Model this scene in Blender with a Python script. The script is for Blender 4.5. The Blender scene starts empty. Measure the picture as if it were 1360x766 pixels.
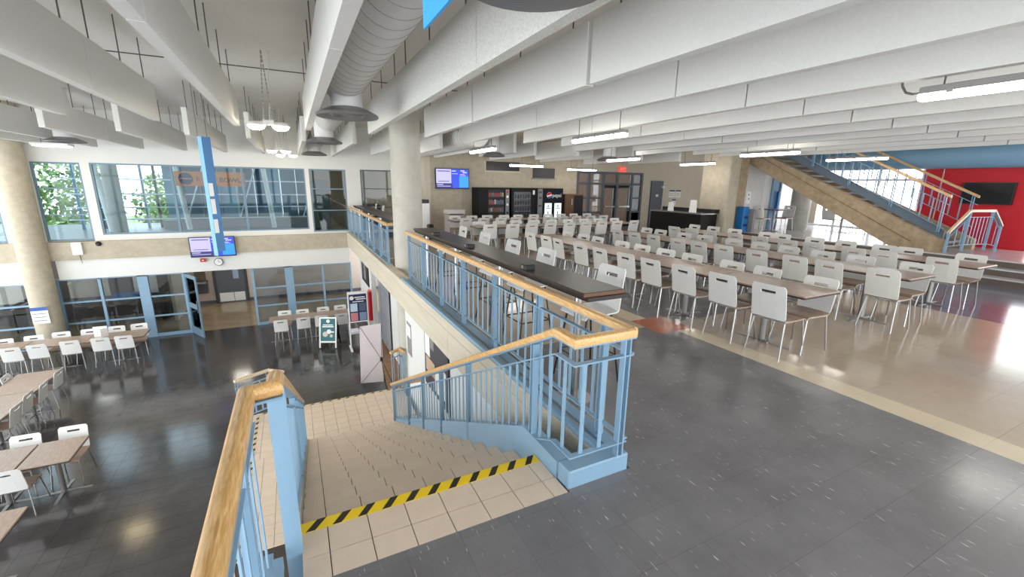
import bpy, math, random
from mathutils import Vector, Matrix
random.seed(11)
S = bpy.context.scene
COL = S.collection
# ------------------------------------------------------------------ camera
F_PX, YAW, PIT, ROL, HC = 571.4177, .46758957, .2365063, .01607975, 1.85
def _axes():
    cy, sy, cp, sp = math.cos(YAW), math.sin(YAW), math.cos(PIT), math.sin(PIT)
    F = Vector((sy*cp, cy*cp, -sp)); R = Vector((cy, -sy, 0)); U = R.cross(F)
    c, s = math.cos(ROL), math.sin(ROL)
    return F, c*R+s*U, -s*R+c*U
FW, RT, UP = _axes()
cd = bpy.data.cameras.new('camera'); cam = bpy.data.objects.new('camera', cd); COL.objects.link(cam)
cd.sensor_fit = 'HORIZONTAL'; cd.sensor_width = 36; cd.lens = 36*F_PX/1360; cd.clip_end = 300; cd.clip_start = .05
cam.matrix_world = Matrix(((RT.x, UP.x, -FW.x, 0), (RT.y, UP.y, -FW.y, 0), (RT.z, UP.z, -FW.z, HC), (0, 0, 0, 1)))
S.camera = cam
# ------------------------------------------------------------------ world and exposure
W = bpy.data.worlds.new('overcast_sky'); S.world = W; W.use_nodes = True
bg = W.node_tree.nodes['Background']; bg.inputs[0].default_value = (.93, .97, 1.0, 1); bg.inputs[1].default_value = 3.2
S.view_settings.view_transform = 'Standard'; S.view_settings.look = 'None'
S.view_settings.exposure = 0.70; S.view_settings.gamma = 1; S.view_settings.use_curve_mapping = False
LENS_E, LAMP_E = 18.0, 50.0

# ------------------------------------------------------------------ materials
def srgb(r, g, b):
    f = lambda c: (c/255/12.92) if c/255 <= .04045 else ((c/255+.055)/1.055)**2.4
    return (f(r), f(g), f(b), 1)
MATS = {}
def mat(name, rgb, rough=.5, metal=0, noise=None, amt=.15, bump=0, bscale=80, spec=.5, emit=None, es=0, stretch=(1, 1, 1), rnd=0):
    """rgb in 0-255 sRGB; noise = scale of a mottling noise in world space"""
    if name in MATS: return MATS[name]
    m = bpy.data.materials.new(name); m.use_nodes = True; n = m.node_tree.nodes; l = m.node_tree.links
    p = n['Principled BSDF']; c = srgb(*rgb)
    p.inputs['Base Color'].default_value = c; p.inputs['Roughness'].default_value = rough; p.inputs['Metallic'].default_value = metal
    p.inputs['Specular IOR Level'].default_value = spec
    if emit:
        p.inputs['Emission Color'].default_value = srgb(*emit); p.inputs['Emission Strength'].default_value = es
    if noise or bump or rnd:
        g = n.new('ShaderNodeNewGeometry'); mp = n.new('ShaderNodeMapping'); mp.inputs['Scale'].default_value = stretch
        l.new(g.outputs['Position'], mp.inputs['Vector'])
    out = None
    if noise:
        t = n.new('ShaderNodeTexNoise'); t.inputs['Scale'].default_value = noise; t.inputs['Detail'].default_value = 5; t.inputs['Roughness'].default_value = .65
        l.new(mp.outputs[0], t.inputs['Vector'])
        r = n.new('ShaderNodeValToRGB'); r.color_ramp.elements[0].position = .3; r.color_ramp.elements[1].position = .7
        r.color_ramp.elements[0].color = tuple(x*(1-amt) for x in c[:3])+(1,); r.color_ramp.elements[1].color = tuple(min(1, x*(1+amt)) for x in c[:3])+(1,)
        l.new(t.outputs['Fac'], r.inputs['Fac']); out = r.outputs[0]; l.new(out, p.inputs['Base Color'])
    if rnd:
        oi = n.new('ShaderNodeObjectInfo'); mr = n.new('ShaderNodeMapRange'); mr.inputs['To Min'].default_value = 1-rnd; mr.inputs['To Max'].default_value = 1+rnd
        l.new(oi.outputs['Random'], mr.inputs['Value'])
        mx = n.new('ShaderNodeMix'); mx.data_type = 'RGBA'; mx.blend_type = 'MULTIPLY'; mx.inputs[0].default_value = 1
        if out: l.new(out, mx.inputs[6])
        else: mx.inputs[6].default_value = c
        l.new(mr.outputs[0], mx.inputs[7]); l.new(mx.outputs[2], p.inputs['Base Color'])
    if bump:
        t2 = n.new('ShaderNodeTexNoise'); t2.inputs['Scale'].default_value = bscale; t2.inputs['Detail'].default_value = 3
        l.new(mp.outputs[0], t2.inputs['Vector'])
        b = n.new('ShaderNodeBump'); b.inputs['Strength'].default_value = bump; b.inputs['Distance'].default_value = .01
        l.new(t2.outputs['Fac'], b.inputs['Height']); l.new(b.outputs[0], p.inputs['Normal'])
    MATS[name] = m; return m
def fleck(name, rgb, fl, rough, amt=.14, thr=.70, rscale=3, rnd=.03):
    """glossy vinyl: mottled colour with short pale streaks running one way"""
    if name in MATS: return MATS[name]
    m = mat(name, rgb, rough, noise=2.2, amt=amt, rnd=rnd); n = m.node_tree.nodes; l = m.node_tree.links; p = n['Principled BSDF']
    src = p.inputs['Base Color'].links[0].from_socket
    g = n.new('ShaderNodeNewGeometry'); mp = n.new('ShaderNodeMapping'); mp.inputs['Scale'].default_value = (95, 9, 95)
    l.new(g.outputs['Position'], mp.inputs['Vector'])
    t = n.new('ShaderNodeTexNoise'); t.inputs['Scale'].default_value = 1; t.inputs['Detail'].default_value = 2; l.new(mp.outputs[0], t.inputs['Vector'])
    r = n.new('ShaderNodeValToRGB'); r.color_ramp.elements[0].position = thr; r.color_ramp.elements[1].position = thr+.06
    l.new(t.outputs['Fac'], r.inputs['Fac'])
    mx = n.new('ShaderNodeMix'); mx.data_type = 'RGBA'; l.new(r.outputs[0], mx.inputs[0]); l.new(src, mx.inputs[6]); mx.inputs[7].default_value = srgb(*fl)
    l.new(mx.outputs[2], p.inputs['Base Color'])
    t3 = n.new('ShaderNodeTexNoise'); t3.inputs['Scale'].default_value = rscale; l.new(g.outputs['Position'], t3.inputs['Vector'])
    mr = n.new('ShaderNodeMapRange'); mr.inputs['To Min'].default_value = rough*.7; mr.inputs['To Max'].default_value = rough*1.35
    l.new(t3.outputs['Fac'], mr.inputs['Value']); l.new(mr.outputs[0], p.inputs['Roughness'])
    return m
def wood(name, a, b, rough=.35, scale=7, axis=(9, 1, 9)):
    if name in MATS: return MATS[name]
    m = bpy.data.materials.new(name); m.use_nodes = True; n = m.node_tree.nodes; l = m.node_tree.links; p = n['Principled BSDF']
    g = n.new('ShaderNodeNewGeometry'); mp = n.new('ShaderNodeMapping'); mp.inputs['Scale'].default_value = axis; l.new(g.outputs['Position'], mp.inputs['Vector'])
    t = n.new('ShaderNodeTexNoise'); t.inputs['Scale'].default_value = scale; t.inputs['Detail'].default_value = 6; t.inputs['Distortion'].default_value = .6
    l.new(mp.outputs[0], t.inputs['Vector'])
    r = n.new('ShaderNodeValToRGB'); r.color_ramp.elements[0].position = .35; r.color_ramp.elements[1].position = .65
    r.color_ramp.elements[0].color = srgb(*a); r.color_ramp.elements[1].color = srgb(*b)
    l.new(t.outputs['Fac'], r.inputs['Fac']); l.new(r.outputs[0], p.inputs['Base Color']); p.inputs['Roughness'].default_value = rough
    MATS[name] = m; return m
def glass(name, tint=(1, 1, 1), refl=.5):
    if name in MATS: return MATS[name]
    m = bpy.data.materials.new(name); m.use_nodes = True; n = m.node_tree.nodes; l = m.node_tree.links; n.remove(n['Principled BSDF'])
    o = n['Material Output']; tr = n.new('ShaderNodeBsdfTransparent'); tr.inputs[0].default_value = tint+(1,)
    gl = n.new('ShaderNodeBsdfGlossy'); gl.inputs['Roughness'].default_value = .02; mx = n.new('ShaderNodeMixShader'); fr = n.new('ShaderNodeFresnel'); fr.inputs[0].default_value = 1+refl
    l.new(fr.outputs[0], mx.inputs[0]); l.new(tr.outputs[0], mx.inputs[1]); l.new(gl.outputs[0], mx.inputs[2]); l.new(mx.outputs[0], o.inputs[0])
    MATS[name] = m; return m
def emis(name, rgb, s):
    return mat(name, (10, 10, 10), .3, emit=rgb, es=s)

M_BLUE = mat('blue_paint', (136, 168, 192), .42, noise=6, amt=.05)
M_BLUEG = mat('blue_grey_paint', (116, 142, 160), .45)
M_RAIL = wood('oak_handrail', (206, 154, 90), (238, 196, 134), .3, 5, (26, 2.4, 26))
M_RAILX = wood('oak_handrail_cross', (188, 124, 62), (226, 172, 100), .3, 5, (2.4, 26, 26))
M_DARK = fleck('vinyl_dark', (122, 120, 121), (210, 209, 208), .2, thr=.685)
M_TAUPE = fleck('vinyl_taupe', (184, 168, 149), (205, 192, 176), .13, amt=.07, thr=.8, rnd=.008)
M_BAND = fleck('vinyl_light_band', (208, 194, 168), (222, 210, 190), .16, amt=.06, thr=.8, rnd=.008)
M_RED = fleck('vinyl_terracotta', (180, 108, 82), (186, 120, 96), .2, amt=.08, thr=.8)
M_PURP = fleck('vinyl_slate', (112, 110, 124), (150, 150, 165), .14, amt=.1, thr=.75)
M_LOW = fleck('vinyl_charcoal', (70, 67, 67), (120, 118, 116), .13, amt=.2, thr=.76)
M_JOINT = mat('floor_joint', (72, 70, 70), .6)
M_GROUT = mat('grout', (74, 64, 56), .9)
M_TILE = mat('stair_tile', (226, 206, 184), .45, noise=9, amt=.04, rnd=.03, bump=.06, bscale=240)
M_CONC = mat('concrete', (186, 176, 156), .85, noise=5, amt=.13, bump=.25, bscale=90)
M_CONCG = mat('concrete_grey', (188, 184, 174), .85, noise=4, amt=.1, bump=.2, bscale=70)
M_CONCB = mat('concrete_brown', (168, 148, 120), .85, noise=6, amt=.22, bump=.3, bscale=70)
M_BAFF = mat('baffle_white', (222, 221, 217), .9, noise=45, amt=.035, bump=.25, bscale=220)
M_BPIT = mat('baffle_pitted', (220, 219, 214), .9, noise=75, amt=.16, bump=.6, bscale=120)
M_CEIL = mat('ceiling_paint', (222, 219, 214), .9, noise=1.2, amt=.05)
M_WHITE = mat('white_wall', (226, 226, 222), .7, noise=1.5, amt=.02)
M_CREAM = mat('cream_wall', (205, 196, 178), .7, noise=2, amt=.03)
M_DUCT = mat('duct_grey', (222, 221, 219), .5, noise=3, amt=.04)
M_SEAM = mat('duct_seam', (150, 147, 144), .6)
M_DIFF = mat('diffuser_metal', (128, 127, 128), .35, metal=.4)
M_BLACK = mat('black', (22, 21, 22), .4)
M_ROD = mat('rod_dark', (86, 82, 78), .6)
M_STEEL = mat('brushed_steel', (150, 148, 146), .35, metal=.8)
M_CHROME = mat('satin_chrome', (176, 174, 172), .25, metal=.9)
M_CHAIR = mat('chair_white_laminate', (226, 225, 222), .38, rnd=.02)
M_SEAT = wood('chair_seat_wood', (154, 126, 106), (178, 150, 128), .35, 6, (2, 8, 8))
M_TABLE = wood('table_wood', (152, 128, 110), (172, 149, 131), .28, 6, (8, 1.5, 8))
M_EDGE = mat('table_edge_dark', (52, 42, 36), .5)
M_BAR = mat('bar_top_dark', (50, 40, 36), .38, spec=.35, noise=8, amt=.15)
M_BARE = wood('bar_edge', (92, 62, 40), (120, 84, 54), .4)
M_YEL = mat('tape_yellow', (250, 212, 24), .5)
M_TBLK = mat('tape_black', (40, 34, 26), .6, noise=200, amt=.5)
M_REDW = mat('red_wall', (204, 26, 40), .6, noise=2, amt=.04)
M_GLASS = glass('clear_glass')
M_GLASST = glass('tinted_glass', (.72, .82, .86), .38)
M_GLASSD = glass('smoky_glass', (.62, .66, .68), .5)
M_LENS = emis('lamp_lens', (255, 249, 240), LENS_E)
M_SPOT = emis('lamp_warm', (255, 238, 208), LAMP_E)
M_SCRB = emis('screen_blue', (20, 60, 200), .9); M_SCRL = emis('screen_light_blue', (20, 140, 250), .9)
M_SCRW = emis('screen_lavender', (214, 208, 246), .6); M_SCRD = emis('screen_navy', (32, 28, 120), .8)
M_GREYD = mat('grey_door', (92, 96, 104), .5)
M_BIN = mat('bin_blue', (30, 120, 190), .5)
M_BROWN = wood('brown_planks', (120, 88, 62), (160, 120, 86), .5, 5, (1.5, 9, 9))
M_GREEN = mat('leaf_green', (96, 128, 52), .7, noise=8, amt=.4)
M_BARK = mat('bark', (88, 72, 56), .9)
M_GRASS = mat('grass_ground', (120, 132, 84), .9, noise=3, amt=.25)
M_TEAL = mat('teal_panel', (72, 116, 134), .3, noise=1.3, amt=.25)
M_ORANGE = mat('orange_print', (226, 130, 60), .6)
M_NAVY = mat('navy_print', (24, 38, 84), .5)
M_PAPER = mat('paper_white', (236, 236, 234), .7)
M_TEALP = mat('teal_poster', (30, 104, 110), .5)
M_REDX = mat('red_enamel', (190, 24, 28), .35)
M_GREY = mat('mid_grey', (140, 138, 136), .6); M_DGREY = mat('dark_grey', (70, 70, 74), .6)
M_FAB = mat('banner_fabric', (206, 196, 198), .8, noise=4, amt=.04)
M_BANB = mat('banner_blue', (84, 136, 192), .6); M_BANL = mat('banner_light_blue', (126, 180, 222), .6); M_BAND2 = mat('banner_bright_blue', (62, 170, 245), .55)
M_VEND = mat('vending_black', (15, 15, 17), .45, spec=.2); M_PANEL = mat('vending_panel', (120, 122, 126), .4)
M_LIT = emis('vending_lit', (226, 244, 250), 1.1)
M_WALNUT = wood('walnut', (86, 60, 40), (112, 80, 54), .45, 5, (8, 8, 1))

# ------------------------------------------------------------------ geometry helpers
class G:
    def __init__(s): s.v = []; s.f = []
    def add(s, vs, fs):
        o = len(s.v); s.v += [tuple(v) for v in vs]; s.f += [tuple(i+o for i in f) for f in fs]; return s
    def box(s, x0, x1, y0, y1, z0, z1):
        return s.add([(x0, y0, z0), (x1, y0, z0), (x1, y1, z0), (x0, y1, z0), (x0, y0, z1), (x1, y0, z1), (x1, y1, z1), (x0, y1, z1)],
                     [(3, 2, 1, 0), (4, 5, 6, 7), (0, 1, 5, 4), (1, 2, 6, 5), (2, 3, 7, 6), (3, 0, 4, 7)])
    def cbox(s, x0, x1, y0, y1, z0, z1, c=.008):
        """box with chamfered vertical edges and top rim"""
        def ring(d, z): return [(x0+d+c, y0+d, z), (x1-d-c, y0+d, z), (x1-d, y0+d+c, z), (x1-d, y1-d-c, z), (x1-d-c, y1-d, z), (x0+d+c, y1-d, z), (x0+d, y1-d-c, z), (x0+d, y0+d+c, z)]
        vs = ring(0, z0)+ring(0, z1-c)+ring(c*.7, z1); fs = [tuple(range(7, -1, -1)), tuple(range(16, 24))]
        for r in (0, 8):
            for i in range(8): j = (i+1) % 8; fs.append((r+i, r+j, r+8+j, r+8+i))
        return s.add(vs, fs)
    def tube(s, p0, p1, r0, r1=None, n=8, caps=True):
        p0 = Vector(p0); p1 = Vector(p1); r1 = r0 if r1 is None else r1; d = (p1-p0).normalized()
        a = Vector((0, 0, 1)) if abs(d.z) < .9 else Vector((1, 0, 0)); u = d.cross(a).normalized(); w = d.cross(u)
        vs = [p0+(u*math.cos(2*math.pi*i/n)+w*math.sin(2*math.pi*i/n))*r0 for i in range(n)]+[p1+(u*math.cos(2*math.pi*i/n)+w*math.sin(2*math.pi*i/n))*r1 for i in range(n)]
        fs = [(i, n+i, n+(i+1) % n, (i+1) % n) for i in range(n)]
        if caps: fs += [tuple(range(n)), tuple(range(2*n-1, n-1, -1))]
        return s.add(vs, fs)
    def lathe(s, prof, cx, cy, cz, n=24):
        vs = []; fs = []
        for r, z in prof: vs += [(cx+r*math.cos(2*math.pi*i/n), cy+r*math.sin(2*math.pi*i/n), cz+z) for i in range(n)]
        for k in range(len(prof)-1):
            for i in range(n): j = (i+1) % n; fs.append((k*n+i, k*n+j, (k+1)*n+j, (k+1)*n+i))
        return s.add(vs, fs)
    def prism(s, poly, axis, a, b):
        """2D polygon extruded along axis x, y or z between a and b"""
        n = len(poly)
        f = {'x': lambda p, t: (t, p[0], p[1]), 'y': lambda p, t: (p[0], t, p[1]), 'z': lambda p, t: (p[0], p[1], t)}[axis]
        vs = [f(p, a) for p in poly]+[f(p, b) for p in poly]
        fs = [tuple(range(n-1, -1, -1)), tuple(range(n, 2*n))]+[(i, (i+1) % n, n+(i+1) % n, n+i) for i in range(n)]
        return s.add(vs, fs)
    def sweep(s, path, prof):
        """closed profile (side, up) swept along a polyline with vertical mitred sections"""
        P = [Vector(p) for p in path]; n = len(prof); vs = []; fs = []
        for i, p in enumerate(P):
            ds = []
            if i > 0: ds.append((P[i]-P[i-1]))
            if i < len(P)-1: ds.append((P[i+1]-P[i]))
            hs = []
            for d in ds:
                h = Vector((d.x, d.y, 0)).normalized(); hs.append(Vector((h.y, -h.x, 0)))
            sd = sum(hs, Vector()).normalized(); k = 1/max(.3, sd.dot(hs[0]))
            for a, b in prof: vs.append(p+sd*(a*k)+Vector((0, 0, b)))
        for i in range(len(P)-1):
            for j in range(n): q = (j+1) % n; fs.append((i*n+j, i*n+q, (i+1)*n+q, (i+1)*n+j))
        fs += [tuple(range(n-1, -1, -1)), tuple((len(P)-1)*n+j for j in range(n))]
        return s.add(vs, fs)
    def mesh(s, name, m, off=(0, 0, 0), smooth=False):
        me = bpy.data.meshes.new(name); o = Vector(off)
        me.from_pydata([tuple(Vector(v)-o) for v in s.v], [], s.f); me.update()
        if m: me.materials.append(m)
        if smooth:
            for p in me.polygons: p.use_smooth = True
            try: me.set_sharp_from_angle(angle=math.radians(40))
            except Exception: pass
        return me
def link(name, me, parent=None, loc=(0, 0, 0), rz=0):
    o = bpy.data.objects.new(name, me); COL.objects.link(o)
    o.location = loc; o.rotation_euler = (0, 0, rz)
    if parent: o.parent = parent
    return o
def base_of(p):
    b = Vector()
    while p: b += Vector(p.location); p = p.parent
    return b
def part(name, g, m, parent, smooth=False, label=None, kind=None):
    """mesh given in world space, stored relative to its (unrotated) parent"""
    o = link(name, g.mesh(name, m, base_of(parent), smooth), parent)
    if label: o['label'] = label
    if kind: o['kind'] = kind
    return o
def tag(o, label, cat, group=None, kind=None):
    if label: o['label'] = label
    if cat: o['category'] = cat
    if group: o['group'] = group
    if kind: o['kind'] = kind
    return o
def thing(name, label, cat, loc=(0, 0, 0), rz=0, group=None, kind=None):
    o = link(name, None, None, loc, rz); o.empty_display_size = .1
    return tag(o, label, cat, group, kind)
def single(name, g, m, label, cat, group=None, kind=None, smooth=False):
    b = Vector(((min(v[0] for v in g.v)+max(v[0] for v in g.v))/2, (min(v[1] for v in g.v)+max(v[1] for v in g.v))/2, min(v[2] for v in g.v)))
    return tag(link(name, g.mesh(name, m, b, smooth), None, b), label, cat, group, kind)
def B(*a): return G().box(*a)
def put(name, me, parent, wloc, rz=0, scale=None):
    o = link(name, me, parent, Vector(wloc)-base_of(parent), rz)
    if scale: o.scale = scale
    return o
def copy_tree(o, parent=None):
    c = o.copy(); COL.objects.link(c); c.parent = parent
    for ch in list(o.children): copy_tree(ch, c)
    return c
def text_mesh(s, size, m, ext=.002):
    cu = bpy.data.curves.new('text', 'FONT'); cu.body = s; cu.size = size; cu.extrude = ext; cu.align_x = 'CENTER'; cu.align_y = 'CENTER'
    o = bpy.data.objects.new('text', cu); COL.objects.link(o)
    me = bpy.data.meshes.new_from_object(o.evaluated_get(bpy.context.evaluated_depsgraph_get()))
    bpy.data.objects.remove(o); me.materials.clear(); me.materials.append(m); return me
def text(s, size, m, parent, wloc, rot=(math.pi/2, 0, 0)):
    o = link('lettering', text_mesh(s, size, m), parent, Vector(wloc)-base_of(parent)); o.rotation_euler = rot; return o
ORD = ['first', 'second', 'third', 'fourth', 'fifth', 'sixth', 'seventh', 'eighth', 'ninth', 'tenth', 'eleventh', 'twelfth', 'thirteenth', 'fourteenth', 'fifteenth']
def inview(p, m=1.03):
    q = Vector(p)-Vector((0, 0, HC)); z = q.dot(FW)
    return z > .1 and abs(F_PX*q.dot(RT)/z) < 680*m and abs(F_PX*q.dot(UP)/z) < 383*m
ZL = -3.14       # lower hall floor
ZT = -2.669      # stair landing
YW = 17.0        # far window wall
YB = 15.2        # dining room back wall
RISE, TREAD, Y0 = .157, .324, 2.31

# ------------------------------------------------------------------ floors
def tiles(floor, x0, x1, y0, y1, pitch, ox, oy, z, zone, cap=300, gap=.0009, ok=lambda x, y: True):
    """individual vinyl tiles: the nearest in view one by one, the others joined per colour"""
    L = []
    i0 = math.floor((x0-ox)/pitch); i1 = math.ceil((x1-ox)/pitch); j0 = math.floor((y0-oy)/pitch); j1 = math.ceil((y1-oy)/pitch)
    for i in range(i0, i1):
        for j in range(j0, j1):
            a, b, c, d = max(x0, ox+i*pitch), min(x1, ox+(i+1)*pitch), max(y0, oy+j*pitch), min(y1, oy+(j+1)*pitch)
            if b-a < .02 or d-c < .02: continue
            cx, cy = (a+b)/2, (c+d)/2
            if not ok(cx, cy): continue
            vis = any(inview((x, y, z)) for x in (a, cx, b) for y in (c, cy, d))
            L.append((cx*cx+cy*cy if vis else 1e9, i, j, a, b, c, d, zone(i, j, cx, cy), vis))
    L.sort(key=lambda t: t[0]); cache = {}; rest = {}
    for k, (dd, i, j, a, b, c, d, m, vis) in enumerate(L):
        if k < cap and vis:
            key = (round(b-a, 3), round(d-c, 3), m.name)
            if key not in cache:
                hx, hy = (b-a-gap)/2, (d-c-gap)/2
                cache[key] = G().box(-hx, hx, -hy, hy, -.006, 0).mesh('floor_tile', m)
            put('floor_tile', cache[key], floor, ((a+b)/2, (c+d)/2, z))
        else:
            h = gap/2
            rest.setdefault(m.name, (G(), m))[0].box(a+h, b-h, c+h, d-h, z-.006, z)
    for nme, (g, m) in rest.items(): part('floor_tiles', g, m, floor, kind='stuff')

fl = thing('floor', 'upper level floor of dark grey and beige vinyl tiles beside the stair', 'floor', (2, 1, 0), kind='structure')
part('slab', B(-.3, 1.38, -5, 1.89, -.4, -.006).box(1.38, 1.86, -5, 1.91, -.4, -.006).box(1.86, 12.68, -5, 1.91, -.4, -.006).box(1.86, 12.68, 1.91, YB, -.4, -.006).box(1.86, 4.4, YB, YW, -.4, -.006), M_JOINT, fl)
def zone(i, j, x, y):
    if i in (-1, 0) and 3.86 < y < 4.44: return M_RED
    if x > 9.0: return M_PURP
    if x > 4.42:
        if y < 4.15: return M_BAND if i == 0 else M_TAUPE
        return M_DARK if y < 9.3 else M_TAUPE
    if y < 4.15: return M_DARK
    return M_BAND if i == -1 else M_TAUPE
tiles(fl, -.3, 1.38, -.6, 1.89, .29, 4.42, 4.15, 0, zone, cap=60)
tiles(fl, 1.38, 1.88, -.6, 1.91, .29, 4.42, 4.15, 0, zone, cap=20)
tiles(fl, 1.88, 12.68, -.6, YB, .29, 4.42, 4.15, 0, zone, cap=220)
part('walkway_surface', B(-.3, 12.68, -5, -.6, -.006, 0), M_DARK, fl)

fl2 = thing('floor', 'dark glossy charcoal tile floor of the lower hall', 'floor', (-4, 8, ZL), kind='structure')
part('slab', B(-10, 3, -5, YW+.1, ZL-.3, ZL-.006), M_JOINT, fl2)
tiles(fl2, -10, 1.7, 1.5, YW+.05, .29, 0, 0, ZL, lambda i, j, x, y: M_LOW, cap=300, gap=.003)
part('floor_edge', B(-10, 3, -5, 1.5, ZL-.006, ZL), M_LOW, fl2)
fl2b = B(1.7, 3.0, 1.5, 9.3, ZL-.006, ZL); part('floor_under_mezzanine', fl2b, M_LOW, fl2)
fw = thing('floor', 'brown plank flooring beside the folding grille', 'floor', (2, 12, ZL), kind='structure')
for i in range(9): part('plank', B(1.72, 3.2, 9.3+i*.62, 9.3+i*.62+.61, ZL-.006, ZL+.001), M_BROWN, fw)
tag(single('floor', B(-10, 4, YW+.05, 21.2, ZL-.3, ZL+.001), fleck('corridor_floor', (150, 132, 108), (165, 150, 126), .1, thr=.8), None, None), 'glossy tan corridor floor behind the lower glass wall', 'floor', kind='structure')

# platform, right
pl = thing('floor', 'raised pale platform floor with three brown-faced steps', 'floor', (13, 5, 0), kind='structure')
for k in range(3):
    x = 12.68+.28*k
    part('step', B(x+.02, 19.5, -5, 10.6, .155*k-.02, .155*(k+1)-.03), mat('step_brown', (104, 92, 84), .6, noise=5, amt=.1), pl)
    part('tread', B(x, x+.3 if k < 2 else 19.5, -5, 10.6, .155*(k+1)-.03, .155*(k+1)), mat('platform_pale', (205, 202, 204), .16, noise=2, amt=.04), pl)

# ------------------------------------------------------------------ ceiling
cl = single('ceiling', B(-10, 12.7, -5, YW+.2, 3.75, 4.1), M_CEIL, 'painted concrete ceiling above the hanging baffles', 'ceiling', kind='structure')
single('ceiling', B(12.7, 19.5, -5, 5.5, 3.45, 3.6).box(12.7, 13.25, 5.5, 10.6, 3.45, 3.6).box(15.3, 19.5, 5.5, 10.6, 3.45, 3.6).box(13.25, 15.3, 5.5, 10.6, 5.6, 5.8).box(13.2, 13.25, 5.5, 10.6, 3.6, 5.6).box(15.3, 15.35, 5.5, 10.6, 3.6, 5.6).box(13.25, 15.3, 5.45, 5.5, 3.6, 5.6), M_WHITE, 'white ceiling with a stair opening over the raised platform', 'ceiling', kind='structure')
single('ceiling', B(12.7, 19.7, 10.6, YB+.2, 3.75, 3.95), M_CEIL, 'painted ceiling above the black serving counter', 'ceiling', kind='structure')
single('trim_1', B(12.7, 12.85, -5, 10.5, 3.3, 3.45), M_WHITE, 'white fascia where the low ceiling meets the high platform space', 'fascia', kind='structure')

# ------------------------------------------------------------------ far window wall (upper)
wb = thing('wall_back', 'white upper wall with long blue-framed windows over a concrete beam', 'wall', (-3, YW, 0), kind='structure')
wins = [(-9.6, -7.2, .05, 2.27), (-6.40, -5.36, .05, 2.27), (-5.15, .47, .20, 2.28), (.60, 1.80, .10, 2.28), (2.30, 3.58, .10, 2.30)]
g = G().box(-10, 4.4, YW, YW+.2, 2.30, 3.75)
xs = -10
for (a, b, z0, z1) in wins:
    if a > xs: g.box(xs, a, YW, YW+.2, .0, 2.30)
    if z0 > .06: g.box(a, b, YW, YW+.2, 0, z0)
    if z1 < 2.3: g.box(a, b, YW, YW+.2, z1, 2.30)
    xs = b
g.box(xs, 4.4, YW, YW+.2, 0, 2.30)
part('plaster', g, M_WHITE, wb)
def window(n, x0, x1, z0, z1, y, vs, hs, m, gl, label, fr=.045, dep=.08, bar=.03):
    w = thing('window_%d' % n, label, 'window', ((x0+x1)/2, y, z0), kind='structure')
    part('window_frame', B(x0, x0+fr, y, y+dep, z0, z1).box(x1-fr, x1, y, y+dep, z0, z1).box(x0+fr, x1-fr, y, y+dep, z0, z0+fr).box(x0+fr, x1-fr, y, y+dep, z1-fr, z1), m, w)
    cx = [x0+fr]+[v for v in vs]+[x1-fr]; cz = [z0+fr]+[h for h in hs]+[z1-fr]
    for v in vs: part('mullion', B(v-bar, v+bar, y+.005, y+dep-.005, z0+fr, z1-fr), m, w)
    for h in hs:
        for i in range(len(cx)-1): part('glazing_bar', B(cx[i]+(bar if i else 0), cx[i+1]-(bar if i < len(cx)-2 else 0), y+.01, y+dep-.015, h-bar*.6, h+bar*.6), m, w)
    for i in range(len(cx)-1):
        for j in range(len(cz)-1):
            part('pane', B(cx[i]+(bar if i else 0), cx[i+1]-(bar if i < len(cx)-2 else 0), y+.035, y+.041, cz[j]+(bar*.6 if j else 0), cz[j+1]-(bar*.6 if j < len(cz)-2 else 0)), gl, w)
    return w
window(1, *wins[0], YW+.02, [-8.4], [.95, 1.6], M_BLUEG, M_GLASST, 'blue-grey framed upper window at the left edge, cut by the concrete column')
window(2, *wins[1], YW+.02, [], [.80, 1.55], M_BLUEG, M_GLASST, 'narrow three-pane upper window just right of the tall concrete column')
window(3, *wins[2], YW+.02, [-3.27, -1.40], [], M_BLUEG, M_GLASST, 'long three-pane upper window looking into the bright blue atrium', bar=.035)
window(4, *wins[3], YW+.02, [], [.85, 1.6], M_BLUEG, M_GLASSD, 'dim three-pane upper window at the corner with the balcony railing')
window(5, *wins[4], YW+.02, [2.42], [.95, 1.62], M_GREYD, M_GLASSD, 'dark framed window behind the far bar counter')
single('trim_2', B(-10, 1.70, YW-.15, YW+.2, -.50, .03), M_CONC, 'long concrete beam below the upper windows', 'beam', kind='structure')
single('trim_3', B(-6.30, 1.72, YW-.10, YW+.1, -1.07, -.50), M_WHITE, 'white bulkhead band over the lower glass wall', 'bulkhead', kind='structure')
single('trim_4', B(-10, -7.0, YW-.10, YW+.1, -1.14, -.50), M_WHITE, 'white bulkhead band left of the lower concrete column', 'bulkhead', kind='structure')
def column(x, y, r, z0, z1, label, rings=()):
    t = thing('concrete_column', label, 'column', (x, y, z0))
    zs = [z0]+list(rings)+[z1]
    for a, b in zip(zs[:-1], zs[1:]): part('drum', G().lathe([(0, a), (r, a), (r, b-.008), (r-.006, b-.004), (r-.006, b), (0, b)], x, y, 0, 40), M_CONCG if x > 0 else M_CONC, t, smooth=True)
    return t
column(-6.66, 16.72, .31, ZL, 3.75, 'round concrete column at the left running past both storeys', (-1.5, 0, 1.6))
column(2.16, 9.24, .305, ZL, 3.75, 'round concrete column standing between the two balcony railings', (-.5, 1.4))

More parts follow.
